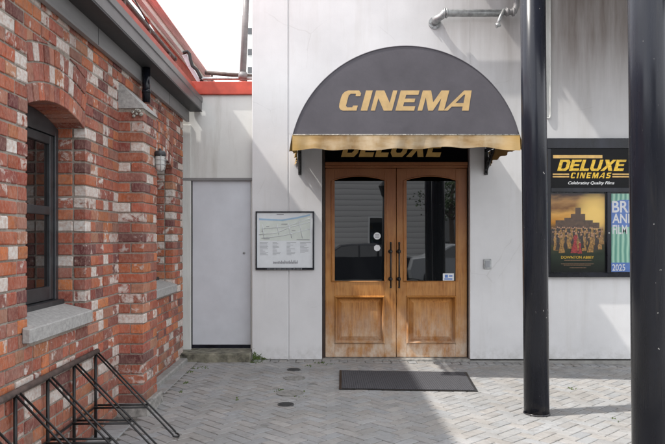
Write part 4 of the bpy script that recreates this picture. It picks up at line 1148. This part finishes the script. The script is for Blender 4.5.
# ================================================================== BIKE RACK AND MAT
br = empty('bike_rack', 'dark steel bicycle rack with slanting double bars against the brick wall', 'bike rack')
XR = -1.735
ys_r = [5.10, 4.665, 4.225, 3.785, 3.345, 2.905, 2.465]
m = MB(); m.tube([(XR, 2.1, .63), (XR, 5.14, .645)], .020, 12); m.build('top_rail', M['rust_pipe'], br)
m = MB(); m.tube([(XR, 2.1, .235), (XR, 5.13, .235)], .009, 8); m.build('lower_rail', M['black_metal'], br)
for yy in ys_r:
    m = MB(); m.tube([(XR, yy, -.01), (XR, yy, .64)], .011, 10); m.build('post', M['black_metal'], br)
    m = MB(); g2 = .043; tip = (-1.125, .014)
    pts = [(XR+.01, yy-g2*.6, .635), (tip[0]-.02, yy-g2, tip[1]+.02)]
    for k in range(7): th = -math.pi/2+math.pi*k/6; pts.append((tip[0]-.02+g2*math.cos(th)*.8, yy+g2*math.sin(th), tip[1]+.012*(1-math.cos(th))))
    pts += [(tip[0]-.02, yy+g2, tip[1]+.02), (XR+.01, yy+g2*.6, .635)]
    m.tube(pts, .0072, 8); m.build('wheel_bar', M['black_metal'], br)
    m = MB(); xe = XR+.61*(1-.235/.64)
    m.tube([(XR, yy-g2, .235), (xe, yy-g2, .24)], .008, 8); m.tube([(XR, yy+g2, .235), (xe, yy+g2, .24)], .008, 8); m.tube([(XR, yy-g2, .235), (XR, yy+g2, .235)], .008, 8)
    m.tube([(xe, yy-g2, .24), (xe, yy+g2, .24)], .007, 8); m.build('cross_bar', M['black_metal'], br)
m = MB()
c = [(.14, 7.67), (1.575, 7.67), (1.49, 6.71), (.118, 6.71)]
def mz(x, e): return gz(x)+e
def slab(m, c, z0, z1, mi=0):
    b = len(m.v); m.v += [(x, y, mz(x, z0)) for x, y in c]+[(x, y, mz(x, z1)) for x, y in c]
    m.face([b+3, b+2, b+1, b]); m.face([b+4, b+5, b+6, b+7])
    for i in range(4): j = (i+1) % 4; m.face([b+i, b+j, b+4+j, b+4+i])
slab(m, c, .004, .010)
mt = tag(m.build('doormat', M['black_metal']), 'dark grey ribbed rubber mat on the paving before the timber doors', 'doormat')
ci = [(.165, 7.645), (1.545, 7.645), (1.463, 6.737), (.145, 6.737)]
m = MB(); slab(m, ci, .0102, .014); m.build('mat_pile', M['mat'], mt)

# ================================================================== ACROSS THE STREET (seen in the door glass)
wb = empty('weatherboard_building', 'pale weatherboard building across the street reflected in the door glass', 'building')
m = MB(); m.box(-1.5, 9, -15.2, -14.4, -.3, 6.2, 0); m.build('wall', M['siding'], wb)
m = MB(); m.prism([(-16.5, 6.2), (-14.0, 6.2), (-14.0, 6.32), (-15.2, 7.2), (-16.5, 6.32)], 'x', -1.8, 9.3); m.build('roof', M['fascia'], wb)
for xx in (1.9, 5.2, 7.4):
    m = MB(); m.box(xx, xx+1.0, -14.41, -14.36, 1.0, 2.5, .004); f_ = m.build('window', M['white'], wb)
    m = MB(); m.box(xx+.07, xx+.93, -14.359, -14.35, 1.07, 2.43, 0); m.build('pane', M['door_glass'], f_)
def car(label, X0, Y0, col, flip=1):
    t = empty('parked_car', label, 'car', group='cars parked across the street')
    paint = simple('car_paint', col, .25, var=.03, bump=0)
    zr = -.12
    prof = [(-2.1, .35), (-2.15, .62), (-2.0, .88), (-1.1, .98), (-.45, 1.40), (.75, 1.44), (1.55, 1.02), (2.05, .95), (2.15, .60), (2.1, .33), (1.75, .26), (-1.75, .26)]
    m = MB(); n = len(prof); secs = [(-.82, .90, .86), (-.74, 1, 1), (.74, 1, 1), (.82, .90, .86)]
    for (yy, sc_, sz) in secs:
        for (u, v) in prof:
            inn = max(0, (v-.95))*.42
            y_ = yy*(1-inn) if abs(yy) > 0 else yy
            m.v.append((X0+flip*u*(1 if sc_ == 1 else .97), Y0+y_, zr+.62+(v-.62)*(1 if sc_ == 1 else .95)))
    for s_ in range(3):
        for i in range(n): j = (i+1) % n; m.face([s_*n+i, s_*n+j, (s_+1)*n+j, (s_+1)*n+i], sm=False)
    m.face(list(range(n-1, -1, -1))); m.face([3*n+i for i in range(n)])
    m.build('body', paint, t)
    for sy in (-1, 1):
        for (a, b) in (((-.98, 1.0), (-.47, 1.34)), ((.02, 1.0), (.02, 1.36))):
            pass
        g = MB(); yb, yt = Y0+sy*.792, Y0+sy*.68
        for pts in ([(-.95, 1.0), (-.42, 1.34), (.12, 1.37), (.12, 1.0)], [(.18, 1.0), (.18, 1.37), (.72, 1.37), (1.25, 1.03)]):
            b0 = len(g.v)
            for (u, v) in pts: g.v.append((X0+flip*u, Y0+sy*(.825-(v-1.0)*.30), zr+v))
            g.face([b0, b0+1, b0+2, b0+3])
        g.build('window', M['door_glass'], t)
    for sx in (-1.35, 1.35):
        for sy in (-1, 1):
            w_ = MB(); w_.lathe([(.20, -.1), (.31, -.1), (.32, -.06), (.32, .06), (.31, .1), (.20, .1)], (X0+sx, Y0+sy*.76, zr+.32), 24, 'y'); wo = w_.build('wheel', M['black_metal'], t)
            w_ = MB(); w_.lathe([(.19, -.107), (.19, .107)], (X0+sx, Y0+sy*.76, zr+.32), 16, 'y'); w_.build('rim', M['galv'], wo)
    return t
car('dark hatchback parked across the street reflected in the left door glass', .9, -6.0, (.02, .022, .03, 1))
car('silver hatchback parked across the street reflected in the right door glass', 4.75, -5.6, (.42, .44, .46, 1), -1)
st = empty('street_tree', 'leafy street tree across the road reflected in the right door glass', 'tree')
m = MB(); m.tube([(5.2, -11.5, -.1), (5.25, -11.5, 1.2), (5.15, -11.4, 2.6), (5.3, -11.5, 4.2)], [.14, .11, .09, .05], 12)
rr = random.Random(4)
for k in range(9):
    a = rr.uniform(0, 6.28); z = rr.uniform(2.0, 3.6); m.tube([(5.18, -11.45, z), (5.18+.9*math.cos(a), -11.45+.9*math.sin(a), z+.8)], [.04, .012], 6)
m.build('trunk', M['bark'], st)
m = MB()
for c_ in range(46):
    a = rr.uniform(0, 6.28); rd = rr.uniform(.2, 1.5); cx_, cy_, cz_ = 5.2+rd*math.cos(a), -11.45+rd*math.sin(a), rr.uniform(2.2, 5.0)
    for k in range(60):
        p = Vector((cx_+rr.gauss(0, .22), cy_+rr.gauss(0, .22), cz_+rr.gauss(0, .2))); u = Vector((rr.gauss(0, 1), rr.gauss(0, 1), rr.gauss(0, 1))).normalized()*.06
        v = u.cross(Vector((rr.gauss(0, 1), rr.gauss(0, 1), rr.gauss(0, 1)))).normalized()*.035
        b = len(m.v); m.v += [tuple(p-u), tuple(p+v), tuple(p+u), tuple(p-v)]; m.face([b, b+1, b+2, b+3])
m.build('crown', M['leaf'], st, fix=False)
lpz = empty('street_lamp', 'slim black street lamp across the road reflected in the left door glass', 'street lamp')
m = MB(); m.tube([(1.75, -4.2, -.12), (1.75, -4.2, 2.8)], [.05, .03], 12); m.build('post', M['black_metal'], lpz)
m = MB(); m.lathe([(.05, 2.8), (.14, 3.1), (.16, 3.12), (.02, 3.28)], (1.75, -4.2, 0), 6, sm=False); m.build('lantern', M['black_metal'], lpz)
